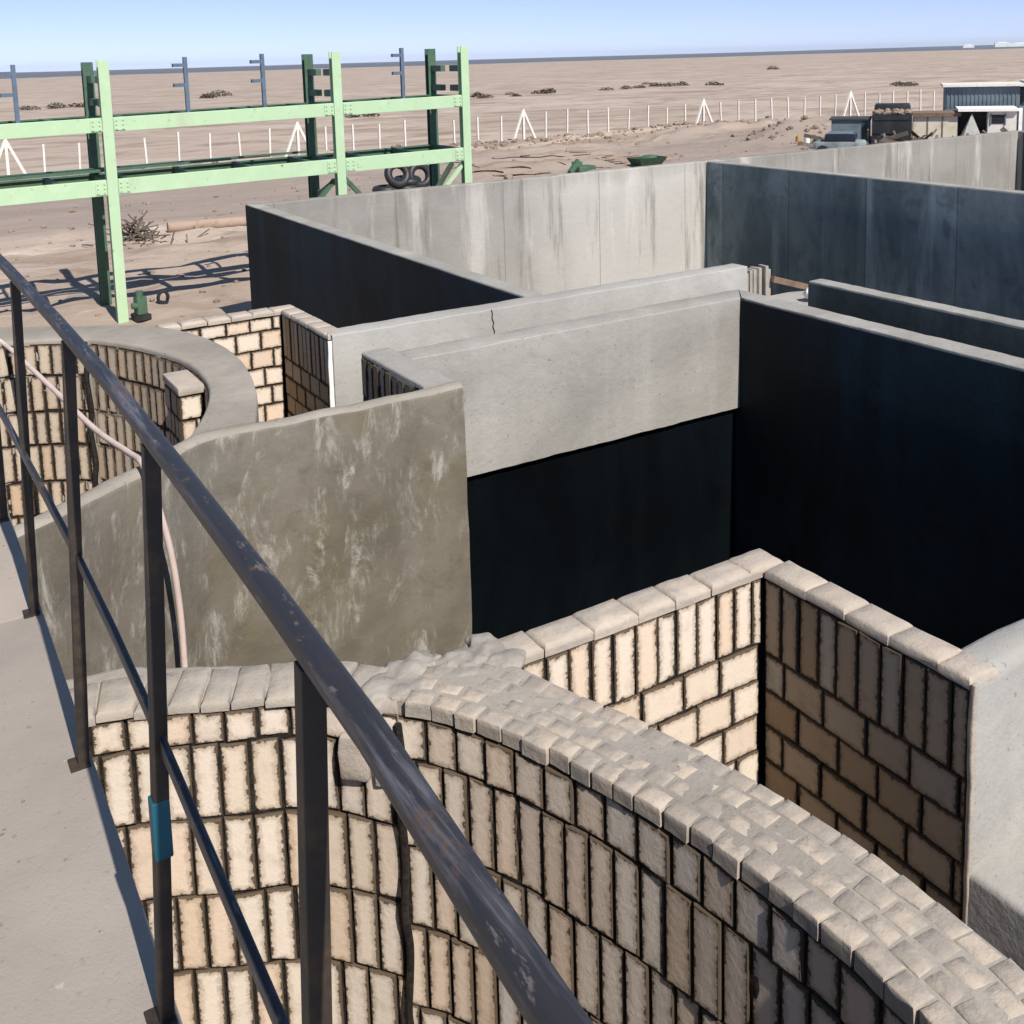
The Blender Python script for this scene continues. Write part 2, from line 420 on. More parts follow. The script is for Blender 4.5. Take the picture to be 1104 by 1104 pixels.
def sheet(poly_a, poly_b, z, bm=None, jit=.004, cross=8, step=.05):
    bm = bm or bmesh.new(); A, B = Path(poly_a), Path(poly_b); n = max(2, int(max(A.L, B.L)/step)); g = []
    for i in range(n+1):
        a, b = A.at(A.L*i/n), B.at(B.L*i/n); row = []
        for k in range(cross+1):
            p = a.lerp(b, k/cross); p.z = z; p += N(p, 5, jit); row.append(bm.verts.new(p))
        g.append(row)
    for i in range(n):
        for k in range(cross): bm.faces.new((g[i][k], g[i+1][k], g[i+1][k+1], g[i][k+1]))
    return bm

def box(bm, c, size, rotz=0, bev=0.0, rx=0, ry=0):
    m = Matrix.Translation(Vector(c)) @ Matrix.Rotation(rotz, 4, 'Z') @ Matrix.Rotation(rx, 4, 'X') @ Matrix.Rotation(ry, 4, 'Y') @ Matrix.Diagonal((*size, 1))
    r = bmesh.ops.create_cube(bm, size=1, matrix=m)
    if bev:
        es = list({e for v in r['verts'] for e in v.link_edges})
        bmesh.ops.bevel(bm, geom=es, offset=bev, segments=2, profile=.6, affect='EDGES', clamp_overlap=True)
    return bm
def bar(bm, a, b, w, h=None, bev=0.0, up=(0, 0, 1)):
    a, b = Vector(a), Vector(b); d = b-a; L = d.length; d.normalize(); u = Vector(up)
    if abs(d.dot(u)) > .98: u = Vector((0, 1, 0))
    x = d.cross(u).normalized(); u = x.cross(d)
    m = Matrix((x, d, u)).transposed().to_4x4(); m.translation = (a+b)/2
    r = bmesh.ops.create_cube(bm, size=1, matrix=m @ Matrix.Diagonal((w, L, h or w, 1)))
    if bev:
        es = list({e for v in r['verts'] for e in v.link_edges})
        bmesh.ops.bevel(bm, geom=es, offset=bev, segments=2, profile=.6, affect='EDGES', clamp_overlap=True)
    return bm
def tube(bm, pts, r, seg=10, smooth=6):
    P = [Vector(p) for p in pts]
    if smooth and len(P) > 2:
        ext = [P[0]*2-P[1]]+P+[P[-1]*2-P[-2]]; Q = []
        for i in range(1, len(ext)-2):
            a, b, c, d = ext[i-1:i+3]
            for k in range(smooth):
                t = k/smooth; Q.append(.5*((2*b)+(c-a)*t+(2*a-5*b+4*c-d)*t*t+(3*b-a-3*c+d)*t**3))
        P = Q+[P[-1]]
    rings = []; u = None
    for i, p in enumerate(P):
        d = (P[min(i+1, len(P)-1)]-P[max(i-1, 0)]).normalized()
        if u is None: u = d.orthogonal().normalized()
        u = (u-d*u.dot(d)).normalized(); v = d.cross(u)
        rings.append([bm.verts.new(p+(u*math.cos(2*math.pi*k/seg)+v*math.sin(2*math.pi*k/seg))*r) for k in range(seg)])
    for a, b in zip(rings, rings[1:]):
        for k in range(seg): bm.faces.new((a[k], a[(k+1) % seg], b[(k+1) % seg], b[k]))
    bm.faces.new(rings[0][::-1]); bm.faces.new(rings[-1])
    return bm
def lump(bm, c, r, seed=0, sq=.7, sub=2, amp=.35):
    res = bmesh.ops.create_icosphere(bm, subdivisions=sub, radius=1)
    for v in res['verts']:
        n = v.co.normalized(); k = 1+noise.noise(n*1.7+Vector((seed*3.1, seed, 0)))*amp+noise.noise(n*4+Vector((seed, 0, 5)))*amp*.4
        v.co = Vector(c)+Vector((n.x*r*k, n.y*r*k, n.z*r*k*sq))
    return bm

# ------------------------------------------------------------------ ground, far land
def in_hole(x, y):
    return (0.2 < x < 8.7 and -8 < y < 9.2) or (5.9 < x < 28.7 and -8 < y < 18.9)
def gz(x, y):
    far = min(1, max(0, (y-9)/3)) if x < 6 else 1
    q = Vector((x, y, 0))
    z = noise.noise(q*.13)*.10+noise.noise(q*.5)*.05+noise.noise(q*1.7)*.02
    d = math.hypot(x, y)
    if -4 < x < 20 and 14 < y < 34: z += .16*noise.noise(q*.75+Vector((3, 1, 0)))+.07*noise.noise(q*2.1)
    if 14 < x < 46 and 20 < y < 52: z += .13*noise.noise(q*1.1)+.08*abs(noise.noise(q*2.6))
    # low spoil banks beside the fence and behind the long tank wall
    for cx, cy, L, w, h in ((24, 38.4, 4.5, .55, .42), (26, 41.5, 5.5, .6, .45), (28.5, 44.6, 6, .7, .4), (33, 50.6, 26, .9, .28), (47, 48, 9, 2.2, .55), (12, 50, 9, 1.0, .22)):
        e = math.exp(-((y-cy+noise.noise(q*.25)*.5)/w)**2)*max(0, 1-((x-cx)/L)**4) if abs(x-cx) < L else 0
        z += h*e*(1+.5*noise.noise(q*.9))
    z += 1.0*math.exp(-((x-44.2)**2/5+(y-42.3)**2/3.2))*(1+.35*noise.noise(q*1.3))
    if d > 130: z += noise.noise(q*.012)*.35*min(1, (d-130)/150)
    return GND+z*far
def spaced(a, b, s0, f, smax):
    out = [a]; s = s0
    while out[-1] < b: out.append(out[-1]+s); s = min(smax, s*f)
    return out
xs = [-x for x in spaced(4, 4500, .5, 1.16, 300)][::-1]+[i*.42 for i in range(-8, 0)]+[i*.42 for i in range(0, 145)]+spaced(61, 5000, .5, 1.14, 300)
ys = [-8-y for y in spaced(0, 600, 1, 1.5, 200)][::-1]+[-8+i*.8 for i in range(1, 20)]+[8+i*.40 for i in range(0, 122)]+spaced(57, 4500, .5, 1.10, 250)
xs = sorted(set(round(v, 3) for v in xs+[.2, 8.7, 5.9, 28.7])); ys = sorted(set(round(v, 3) for v in ys+[9.2, 18.9]))
bm = bmesh.new()
gv = [[bm.verts.new((x, y, gz(x, y))) for y in ys] for x in xs]
for i in range(len(xs)-1):
    for k in range(len(ys)-1):
        if not in_hole((xs[i]+xs[i+1])/2, (ys[k]+ys[k+1])/2):
            bm.faces.new((gv[i][k], gv[i+1][k], gv[i+1][k+1], gv[i][k+1]))
loose = [v for v in bm.verts if not v.link_faces]
for v in loose: bm.verts.remove(v)
structure(obj('ground', bm, M['sand'], smooth=60))
bm = bmesh.new()
# dark plain on the skyline, distance haze in its colour, a broad very low rise with an uneven near edge
fg = []
for i in range(121):
    a = R(-75+i*1.5); dirv = Vector((math.sin(a), math.cos(a), 0))
    r0 = 900+650*max(0, math.sin(a-.1))+170*noise.noise(Vector((i*.15, 3, 0)))+60*noise.noise(Vector((i*.7, 9, 0)))
    row = []
    for q, h in ((0, -.6), (60, .25), (300, .5), (1500, 1.2), (2600, 4.5+1.6*noise.noise(Vector((i*.11, 1, 7)))), (2900, -6)):
        p = dirv*(r0+q); row.append(bm.verts.new((p.x, p.y, GND+h)))
    fg.append(row)
for a, b in zip(fg, fg[1:]):
    for k in range(len(a)-1): bm.faces.new((a[k], b[k], b[k+1], a[k+1]))
structure(obj('distant_plain', bm, M['far_land'], smooth=60))
bm = bmesh.new()
box(bm, (4.4, .6, -4.3), (9, 18.6, .2)); box(bm, (18.9, 5.2, -4.45), (19.8, 27.5, .2))
structure(obj('tank_floor', bm, M['dirt']))

# ------------------------------------------------------------------ walkway and railing
bm = bmesh.new()
for y0, y1 in ((-6, -1.3), (-1.292, 3.3), (3.308, 8.0)):
    box(bm, (-2.1, (y0+y1)/2, -.11), (4.83, y1-y0, .22), bev=.008)
structure(obj('walkway_slab', bm, M['slab'], smooth=40))
bm = wall([(.14, 8), (.14, -6)], [(-.1, 8), (-.1, -6)], -4.2, -.222, .4, .01, .003)
tag(obj('basement_wall', bm, M['concrete'], smooth=40, origin=(0, 1, -4.2)), 'concrete wall carrying the edge of the walkway slab', 'wall')

rail = thing('railing', (.325, 2, 0), 'dark painted steel handrail with thin posts along the walkway edge', 'railing')
RX = .325
def lerp_tab(t, y):
    for (y0, a), (y1, b) in zip(t, t[1:]):
        if y <= y1: return a+(b-a)*(y-y0)/(y1-y0)
    return t[-1][1]
def sweep(pts, w, h, bev):
    bm = bmesh.new(); pr_ = []
    for sx, sz in ((-1, -1), (1, -1), (1, 1), (-1, 1)):
        cx, cz = sx*(w/2-bev), sz*(h/2-bev); a0 = {(-1, -1): 180, (1, -1): 270, (1, 1): 0, (-1, 1): 90}[(sx, sz)]
        pr_ += [(cx+bev*math.cos(R(a0+k*30)), cz+bev*math.sin(R(a0+k*30))) for k in range(4)]
    rings = [[bm.verts.new(Vector(p)+Vector((x, 0, z))) for x, z in pr_] for p in pts]
    for a, b in zip(rings, rings[1:]):
        for k in range(len(a)): bm.faces.new((a[k], a[(k+1) % len(a)], b[(k+1) % len(a)], b[k]))
    bm.faces.new(rings[0]); bm.faces.new(rings[-1][::-1]); return bm
# the old handrail is not quite straight: it bows outwards by about two centimetres
BOW = [(-1.2, .285), (.4, .303), (.6, .314), (.8, .326), (1.13, .334), (1.5, .339), (2, .344), (2.65, .338), (3.5, .320), (4.2, .300), (6.5, .22)]
BOW2 = [(-1.2, .29), (1.0, .311), (1.3, .315), (1.8, .322), (2.1, .323), (2.55, .319), (3.4, .298), (4, .283), (6.5, .22)]
bm = sweep([(lerp_tab(BOW, -1.2+k*.1), -1.2+k*.1, 1.02) for k in range(78)], .027, .029, .008)
obj('top_rail', bm, M['rail'], rail, smooth=50)
bm = sweep([(lerp_tab(BOW2, -1.2+k*.1), -1.2+k*.1, .50) for k in range(78)], .012, .028, .003)
obj('middle_rail', bm, M['rail'], rail, smooth=50)
for k, y in enumerate((-.64, .15, .962, 1.70, 2.49, 3.31, 4.10, 4.90, 5.7)):
    bm = bmesh.new(); tx = lerp_tab(BOW, y)-.001; bx = .292; bar(bm, (bx, y, -.001), (tx, y, 1.006), .026, .026, .003)
    p = obj('post', bm, M['post'], rail, smooth=50)
    bm = bmesh.new(); box(bm, (bx-.008, y, .003), (.045, .05, .006), bev=.001)
    obj('base_plate', bm, M['post'], p)
    if k == 3:
        p['label'] = 'post with a band of teal tape'
        bm = bmesh.new(); box(bm, (bx+(tx-bx)*.35, y, .35), (.030, .0285, .105), bev=.003); obj('tape', bm, M['teal_tape'], p)

bm = bmesh.new(); rnd = random.Random(12)
for k in range(260):
    x, y = .29-abs(rnd.gauss(0, .35)), rnd.uniform(.8, 6); r = rnd.uniform(.0015, .005)*(1 if rnd.random() < .93 else 2)
    lump(bm, (x, y, r*.3), r, k, .7, 1, .5)
structure(obj('grit', bm, M['rock']), 'stuff')
# ------------------------------------------------------------------ near brick tank
YC = 1.87
in_scal = Path([(.02, 4.27), (.54, 4.19), (.77, 4.10), (.99, 3.99), (1.27, 3.86), (1.42, 3.72), (1.55, 3.56)], True)
in_arc = Path([(1.57, 3.62), (1.70, 3.47), (1.86, 3.17), (1.97, 2.86), (2.05, 2.58), (2.105, 2.30), (2.14, 2.0), (2.145, 1.75), (2.12, 1.44), (2.06, 1.12), (1.96, .84), (1.82, .48), (1.62, .14)], True)
out_scal = Path([(.02, 4.72), (.55, 4.55), (.78, 4.48), (1.117, 4.27), (1.38, 4.07), (1.66, 3.82)], True)
out_arc = Path([(2.04, 3.70), (2.13, 3.48), (2.225, 3.16), (2.30, 2.89), (2.38, 2.62), (2.44, 2.38), (2.49, 2.08), (2.50, 1.8), (2.48, 1.4), (2.41, .98), (2.29, .5), (2.12, .1)], True)

w1 = thing('curved_brick_wall', (.9, 4.2, GND), 'scalloped cream brick wall under the handrail with lumpy cement-covered rim', 'brick wall')
obj('wall_core', wall(Path(in_scal.off(-.02)), out_scal, -4.2, TOP-.016, .06, .05, .016, jsc=3), M['cement_plain'], w1, smooth=40)
rows = [(-.945, -1.085, .125, 0), (-1.085, -1.41, .118, .05), (-1.41, -1.75, .124, 0), (-1.75, -2.09, .12, .06), (-2.09, -2.43, .12, 0), (-2.43, -2.77, .12, .05), (-2.77, -3.3, .12, 0)]
obj('brick_lining', brickwork(in_scal, rows, 3), [M['brick'], M['mortar']], w1)
obj('coping', coping_rows(in_scal, [(.010, -.25)], .13, TOP, 5, 0, in_scal.L-.06, .006, .042, .008, .012), M['coping_rough'], w1, smooth=50)

w2 = thing('curved_brick_wall', (2, 2.5, GND), 'bowed cream brick wall in front with chequered rim of small square bricks', 'brick wall')
obj('wall_core', wall(Path(in_arc.off(-.02)), out_arc, -4.2, TOP-.0035, .08, .02, .004), M['rim'], w2, smooth=40)
rows = [(-.975, -1.165, .135, 0), (-1.165, -1.535, .112, .03), (-1.535, -1.90, .112, .08), (-1.90, -2.27, .112, .02), (-2.27, -2.64, .112, .06), (-2.64, -3.3, .112, 0)]
obj('brick_lining', brickwork(in_arc, rows, 8), [M['brick'], M['mortar']], w2)
obj('coping', coping_rows(in_arc, [(.008, -.080), (-.083, -.165), (-.168, -.255), (-.258, -.345)], .105, TOP, 11, .05, None, .010, .066, .0025, .004), M['coping'], w2, smooth=50)
# cement heaped where the two arcs and the bay wall meet
bm = bmesh.new(); rnd = random.Random(4)
for k in range(70):
    x = rnd.uniform(1.52, 2.14); y = 3.74+rnd.uniform(-.12, .08)+(1.9-x)*.12
    lump(bm, (x, y, TOP-.02+rnd.uniform(-.01, .012)), rnd.uniform(.02, .075), k, .42, 2, .6)
for v in bm.verts: v.co += N(v.co, 30, .005)
mh = obj('mortar_heap', bm, M['cement'], w2, smooth=70)
md = mh.modifiers.new('Remesh', 'REMESH'); md.mode = 'VOXEL'; md.voxel_size = .010; md.use_smooth_shade = True
md = mh.modifiers.new('Smooth', 'SMOOTH'); md.factor = .5; md.iterations = 3
bm = bmesh.new()
box(bm, (1.515, 3.60, -1.10), (.10, .045, .30), R(-38), bev=.02); box(bm, (1.42, 3.69, -1.14), (.12, .04, .19), R(-40), bev=.018)
bmesh.ops.subdivide_edges(bm, edges=bm.edges[:], cuts=2, use_grid_fill=True)
for v in bm.verts: v.co += N(v.co, 12, .012)
obj('plaster_patch', bm, M['coping_light'], w2, smooth=70)
bm = bmesh.new(); tube(bm, [(1.55+.01*math.sin(k*2.2), 3.535+.006*math.cos(k*1.7), TOP-.06-k*.16) for k in range(14)], .016, 6, 3)
obj('corner_joint', bm, M['mortar'], w2, smooth=60)

# ------------------------------------------------------------------ near square brick bay
def bay(x0, x1, yb, ye, lit_rows, shade_rows, cop_mat, name_lab, seed, lit_mat, shade_mat, thk=.16):
    t = thing('corner_brick_wall', (x1, yb, GND), name_lab, 'brick wall')
    pb = Path([(x0, yb), (x1, yb)]); pa = Path([(x1, yb), (x1, ye)])
    core = wall([(x0, yb+.02), (x1+.02, yb+.02)], [(x0, yb+thk), (x1+thk, yb+thk)], -4.2, TOP-.05, .2, .02, .003)
    wall([(x1+.02, yb+.02), (x1+.02, ye+.025)], [(x1+thk, yb+thk), (x1+thk, ye+.025)], -4.2, TOP-.05, .2, .02, .003, core)
    obj('wall_core', core, M['bitumen'], t, smooth=40)
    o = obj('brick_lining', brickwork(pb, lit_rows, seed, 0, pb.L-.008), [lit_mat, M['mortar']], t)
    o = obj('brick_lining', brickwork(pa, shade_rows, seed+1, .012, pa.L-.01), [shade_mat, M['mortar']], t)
    o['label'] = 'shaded side, its shade coloured into the brown bricks'
    obj('coping', coping_rows(Path([(x0, yb), (x1+thk+.01, yb)]), [(.008, -thk-.01)], .235, TOP, seed+2, 0, None, .005, .055, .003, .018), cop_mat, t, smooth=50)
    obj('coping', coping_rows(pa, [(.004, -thk-.01)], .24, TOP, seed+3, .012, pa.L, .004, .048, .003, .014), cop_mat, t, smooth=50)
    return t
lit = [(-.955, -1.30, .122, .03)]+[(-1.30-.19*k, -1.49-.19*k, .24, .12*(k % 2)) for k in range(9)]
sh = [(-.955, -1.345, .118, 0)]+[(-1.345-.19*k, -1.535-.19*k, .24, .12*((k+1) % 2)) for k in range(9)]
bay_near = bay(2.06, 3.55, 3.60, 2.44, lit, sh, M['coping_light'], 'nearest square brick recess, sunlit cream side meeting a shaded brown side', 20, M['brick'], M['brick_shade'])
bm = bmesh.new(); box(bm, (3.556, 2.435, -1.6), (.028, .022, 1.38), bev=.006)
bmesh.ops.subdivide_edges(bm, edges=[e for e in bm.edges if e.calc_length() > .3], cuts=30)
for v in bm.verts: v.co += N(v.co, 9, .008)
obj('plaster_edge', bm, M['coping_light'], bay_near, smooth=60)

# near channel (rendered concrete)
bm = wall([(3.575, 2.44), (8.6, 2.44)], [(3.72, 2.64), (8.6, 2.64)], -4.2, TOP, .09, .06, .010, levels=10, jsc=3)
tag(obj('channel_wall', bm, M['plaster'], smooth=60, origin=(5, 2.5, GND)), 'pale rendered wall running out of frame beside the nearest brick recess', 'wall')
bm = bmesh.new()
bm = wall([(3.55, 1.47), (3.55, 2.436)], [(8.6, 1.47), (8.6, 2.436)], -4.2, -1.74, .08, .03, .008)
structure(obj('channel_floor', bm, M['plaster'], smooth=50))
bm = wall([(3.5, 1.18), (8.6, 1.18)], [(3.5, 1.468), (8.6, 1.468)], -4.2, -1.5, .2, .02, .004)  # out-of-view wall, top kept low so sun reaches the channel floor
tag(obj('channel_wall', bm, M['concrete'], smooth=40, origin=(5, 1.3, GND)), 'unseen near side wall of the closest concrete channel, lowered to let sun in', 'wall')
bm = wall([(1.9, .05), (3.45, .05)], [(1.9, .25), (3.45, .25)], -4.2, TOP, .2, .02, .004)
tag(obj('bay_wall', bm, M['olive'], smooth=40, origin=(2.6, .1, GND)), 'rendered wall closing the nearest brick recess below the frame', 'wall')

# ------------------------------------------------------------------ olive wall and far round tank
of = Path([(3.77, 7.05), (2.3, 7.05), (1.90, 7.06), (1.76, 7.04), (1.62, 6.95), (1.44, 6.76), (1.12, 6.58), (.71, 6.27), (.3, 6.07), (-.2, 5.93)])
ob = Path([(3.77, 7.20), (2.3, 7.20), (1.90, 7.21), (1.70, 7.19), (1.54, 7.06), (1.38, 6.90), (1.08, 6.72), (.67, 6.42), (.3, 6.22), (-.2, 6.08)])
ow = thing('rendered_wall', (3, 7.1, GND), 'damp olive-brown rendered wall with whitish lime smears and kinked top edge', 'wall')
bm = wall(of, ob, -4.2, lambda p: TOP-.002+.014*noise.noise(p*1.7), .06, .045, .012, levels=14, jsc=2.6)
bm.normal_update()
for f in bm.faces:
    c = f.calc_center_median()
    if c.z > TOP-.05+.03*noise.noise(c*5) and abs(f.normal.z) > .45: f.material_index = 1
obj('wall_body', bm, [M['olive'], M['rim']], ow, smooth=60)

YF = 8.68
fs_back = Path([(-.3, 10.95), (.2, 10.94), (.54, 10.90), (.92, 10.80), (1.26, 10.64), (1.56, 10.42)], True)
fa = Path([(1.58, 10.44), (1.72, 10.22), (1.86, 9.96), (1.98, 9.68), (2.08, 9.36), (2.13, 9.1), (2.15, 8.75), (2.13, 8.4), (2.07, 8.1), (1.99, 7.86), (1.85, 7.52), (1.70, 7.22)], True)
fo = Path([(-.3, 11.85), (.4, 11.72), (.99, 11.47), (1.41, 11.15), (1.89, 10.86), (2.25, 10.50), (2.48, 9.98), (2.57, 9.4), (2.575, 8.85), (2.49, 8.31), (2.35, 7.72), (2.17, 7.22)], True)
fi = Path(fs_back.off(-.015)+fa.off(-.015), False)
ft = thing('round_brick_tank', (1, 9, GND), 'round tank behind the olive wall, scalloped inside with tan bricks and smooth cement rim', 'tank')
obj('rim', wall(fi, fo, -4.2, lambda p: TOP+.008*noise.noise(p*1.5), .10, .03, .006, levels=5), M['rim'], ft, smooth=50)
rows = [(-.945, -1.25, .125, 0), (-1.25, -1.60, .122, .04), (-1.60, -1.93, .125, .08), (-1.93, -2.29, .12, 0), (-2.29, -2.63, .12, .05), (-2.63, -2.97, .12, 0), (-2.97, -3.4, .12, .04)]
obj('brick_lining', brickwork(fs_back, rows, 31, gap=.022), [M['brick_tan'], M['mortar']], ft)
obj('brick_lining', brickwork(fa, rows, 33, gap=.022), [M['brick_tan'], M['mortar']], ft)
bm = bmesh.new(); rnd = random.Random(9)
tube(bm, [(1.555+.012*math.sin(k*2.1), 10.38+.01*math.cos(k*1.3), TOP-.02-k*.17) for k in range(14)], .024, 6, 3)
obj('corner_joint', bm, M['mortar'], ft, smooth=60)
bm = bmesh.new()
pp = Path([(1.93, 8.95), (1.93, 8.47), (2.12, 8.45)])
pb1 = Path([(1.94, 8.46), (2.12, 8.46)]); pb2 = Path([(1.94, 8.95), (1.94, 8.46)])
core = bmesh.new(); box(core, (2.05, 8.72, -2.6), (.18, .46, 3.25))
o = obj('pilaster', core, M['mortar'], ft)
prow = [(-1.02, -1.22, .2, 0)]+[(-1.22-.2*k, -1.42-.2*k, .125, .06*(k % 2)) for k in range(9)]
obj('brick_facing', brickwork(pb1, prow, 35), [M['brick'], M['mortar']], o)
obj('brick_facing', brickwork(pb2, prow, 36), [M['brick_shade'], M['mortar']], o)
bm = bmesh.new(); box(bm, (2.035, 8.705, -.975), (.215, .53, .07), bev=.018)
obj('pilaster_cap', bm, M['coping_light'], o, smooth=50)

# far square bay
lit = [(-.965, -1.10, .25, .10)]+[(-1.10-.195*k, -1.295-.195*k, .25, .12*(k % 2)) for k in range(11)]
sh = [(-.945, -1.40, .118, 0)]+[(-1.40-.195*k, -1.595-.195*k, .24, .12*(k % 2)) for k in range(9)]
fb = bay(2.26, 3.48, 10.45, 9.14, lit, sh, M['coping_light'], 'farther square brick recess beyond the round tank, next to the black-walled tank', 40, M['brick'], M['brick_shade'], .17)
bm = bmesh.new(); box(bm, (3.49, 9.133, -1.7), (.05, .02, 1.5), bev=.005)
bmesh.ops.subdivide_edges(bm, edges=[e for e in bm.edges if e.calc_length() > .3], cuts=24)
for v in bm.verts: v.co += N(v.co, 8, .010)
obj('plaster_edge', bm, M['white'], fb, smooth=60)
# short return wall between the bay and the black tank
rw = thing('return_wall', (3.6, 7.8, GND), 'short return wall behind the olive wall with a dark notch of bricks', 'wall')
obj('wall_body', wall([(3.50, 8.42), (3.50, 7.203)], [(3.778, 8.42), (3.778, 7.203)], -4.2, TOP, .12, .02, .006), M['concrete'], rw, smooth=50)
pn = Path([(3.488, 8.41), (3.488, 7.21)])
obj('brick_lining', brickwork(pn, [(-.935, -1.30, .122, 0)]+[(-1.3-.2*k, -1.5-.2*k, .24, .12*(k % 2)) for k in range(8)], 50, gap=.03), [M['brick_shade'], M['mortar']], rw)

# ------------------------------------------------------------------ concrete channel walls and black tank
W1 = thing('channel_wall', (6, 9.2, GND), 'long grey concrete wall at the back of the channel with a short vertical crack', 'wall')
obj('wall_body', wall([(3.505, 9.10), (8.70, 9.10)], [(3.505, 9.36), (8.70, 9.36)], -4.2, TOP, .06, .012, .007, levels=5, jsc=4.5), M['plaster'], W1, smooth=50)
bm = bmesh.new(); tube(bm, [(5.215+.008*math.sin(k*2.7)+.004*k, 9.099, TOP-.005-k*.045) for k in range(7)], .0075, 5, 1)
obj('crack', bm, M['mortar'], W1)
bm = bmesh.new(); rnd = random.Random(2)
for k in range(7):
    box(bm, (8.74+k*.052, 9.17+rnd.uniform(-.03, .03), TOP-.25-rnd.uniform(0, .06)), (.045, .14, .46+rnd.uniform(-.04, .02)), rnd.uniform(-.2, .2), bev=.006)
obj('broken_end', bm, M['cement'], W1, smooth=40)
bm = wall([(3.77, 8.30), (8.64, 8.30)], [(3.77, 9.095), (8.64, 9.095)], -4.2, -1.75, .2, .02, .006)
structure(obj('channel_floor', bm, M['plaster'], smooth=50))

W2 = thing('tank_wall', (5.6, 8.1, GND), 'concrete wall with bare pale upper band above a black coated recess', 'wall')
obj('wall_body', wall([(3.7655, 7.95), (7.50, 7.95)], [(3.7655, 8.27), (7.78, 8.27)], -2.065, TOP, .06, .012, .007, levels=5, jsc=4.5), M['concrete'], W2, smooth=50)
bm = wall([(3.768, 8.02), (7.515, 8.02)], [(3.768, 8.25), (7.515, 8.25)], -4.2, -2.07, .3, .01, .003)
obj('black_lining', bm, M['bitumen_deep'], W2, smooth=40)

A1 = thing('tank_wall', (7.6, 4, GND), 'big black coated wall dividing the foreground tank, thin pale concrete top', 'wall')
obj('wall_body', wall([(7.52, 7.948), (7.52, -4)], [(7.78, 8.265), (7.78, -4)], -4.2, TOP, .06, .012, .006, levels=5, jsc=4.5), M['concrete'], A1, smooth=50)
bm = wall([(7.502, 8.015), (7.502, -4)], [(7.517, 8.015), (7.517, -4)], -4.2, TOP-.022, .3, .003, .0015)
obj('black_lining', bm, M['bitumen_navy'], A1, smooth=40)

A2 = thing('channel_wall', (8.75, 4, GND), 'faded black channel wall with a pale top, starting beyond the gap', 'wall')
obj('wall_body', wall([(8.66, 8.10), (8.66, -4)], [(8.86, 8.10), (8.86, -4)], -4.2, TOP, .06, .012, .006, levels=5, jsc=4.5), M['concrete'], A2, smooth=50)
bm = wall([(8.642, 8.095), (8.642, -4)], [(8.657, 8.095), (8.657, -4)], -4.2, TOP-.02, .3, .003, .0015)
obj('black_lining', bm, M['bitumen_mid'], A2, smooth=40)
# ledge and timber in the gap
bm = wall([(8.66, 8.12), (8.66, 9.08)], [(9.9, 8.12), (9.9, 9.08)], -4.2, -1.30, .2, .02, .006)
tag(obj('concrete_ledge', bm, M['plaster'], smooth=40, origin=(9.2, 8.6, GND)), 'low concrete ledge in the gap between the channel walls', 'ledge')
bm = bmesh.new(); bar(bm, (9.06, 9.05, -1.09), (9.62, 9.03, -1.26), .06, .075, .006)
tag(obj('timber_plank', bm, M['brown'], origin=(9.4, 9, -1.1)), 'brown timber lying across the gap at the broken wall end', 'timber')
bm = bmesh.new(); lump(bm, (9.22, 8.55, -1.20), .10, 3, .7, 3, .5)
tag(obj('cement_bag', bm, M['white'], smooth=60, origin=(9.22, 8.55, -1.29)), 'small white bag on the ledge in the channel gap', 'bag')

# ------------------------------------------------------------------ far tank block
A0 = thing('tank_wall', (5.9, 14, GND), 'black coated outer wall facing the sand, slim concrete top edge', 'wall')
obj('wall_body', wall([(5.79, 19.02), (5.79, 9.40)], [(6.02, 18.75), (6.02, 9.40)], -4.2, TOP, .2, .02, .005, levels=4), M['concrete'], A0, smooth=50)
bm = wall([(5.770, 18.98), (5.770, 9.40)], [(5.787, 18.98), (5.787, 9.40)], -4.2, TOP-.02, .3, .003, .0015)
obj('black_lining', bm, M['bitumen_navy'], A0, smooth=40)
FW = thing('tank_wall', (16, 18.9, GND), 'long far tank wall of streaked board-marked concrete in full sun', 'wall')
obj('wall_body', wall([(6.03, 18.77), (28.85, 18.77)], [(5.80, 19.03), (28.85, 19.03)], -4.5, TOP, .2, .02, .007, levels=6), M['tank_concrete'], FW, smooth=50)
A3 = thing('tank_wall', (16.8, 10, GND), 'blue-grey coated partition wall meeting the streaked concrete wall, pale top', 'wall')
obj('wall_body', wall([(16.66, 18.76), (16.66, -4)], [(16.92, 18.76), (16.92, -4)], -4.5, TOP+.002, .2, .018, .005, levels=4), M['concrete'], A3, smooth=50)
bm = wall([(16.642, 18.755), (16.642, -4)], [(16.657, 18.755), (16.657, -4)], -4.5, TOP-.02, .3, .003, .0015)
obj('grey_lining', bm, M['bitumen_grey'], A3, smooth=40)
A4 = thing('tank_wall', (28.7, 12, GND), 'dark coated end wall of the far tanks at the right edge', 'wall')
obj('wall_body', wall([(28.56, 18.76), (28.56, -4)], [(28.82, 18.76), (28.82, -4)], -4.5, TOP+.002, .3, .018, .005), M['concrete'], A4, smooth=50)
bm = wall([(28.54, 18.6), (28.54, -4)], [(28.557, 18.6), (28.557, -4)], -4.5, TOP-.04, .3, .003, .0015)
obj('grey_lining', bm, M['bitumen_mid'], A4, smooth=40)

# ------------------------------------------------------------------ hose
bm = bmesh.new()
tube(bm, [(.55, 11.35, -.86), (.80, 10.98, -.865), (.93, 10.72, -.93), (1.09, 9.2, -.96), (1.20, 7.9, -.96), (1.27, 7.1, -.90), (1.275, 6.72, -.845), (1.285, 6.58, -.90), (1.33, 6.54, -1.12), (1.385, 6.55, -1.45), (1.415, 6.57, -1.85), (1.42, 6.58, -2.3), (1.43, 6.58, -3.0), (1.5, 6.5, -4.1)], .021, 10, 8)
tag(obj('hose', bm, M['hose'], smooth=60, origin=(1.3, 6.6, -.9)), 'pale pinkish hose slung across the round tank and down the olive wall', 'hose')

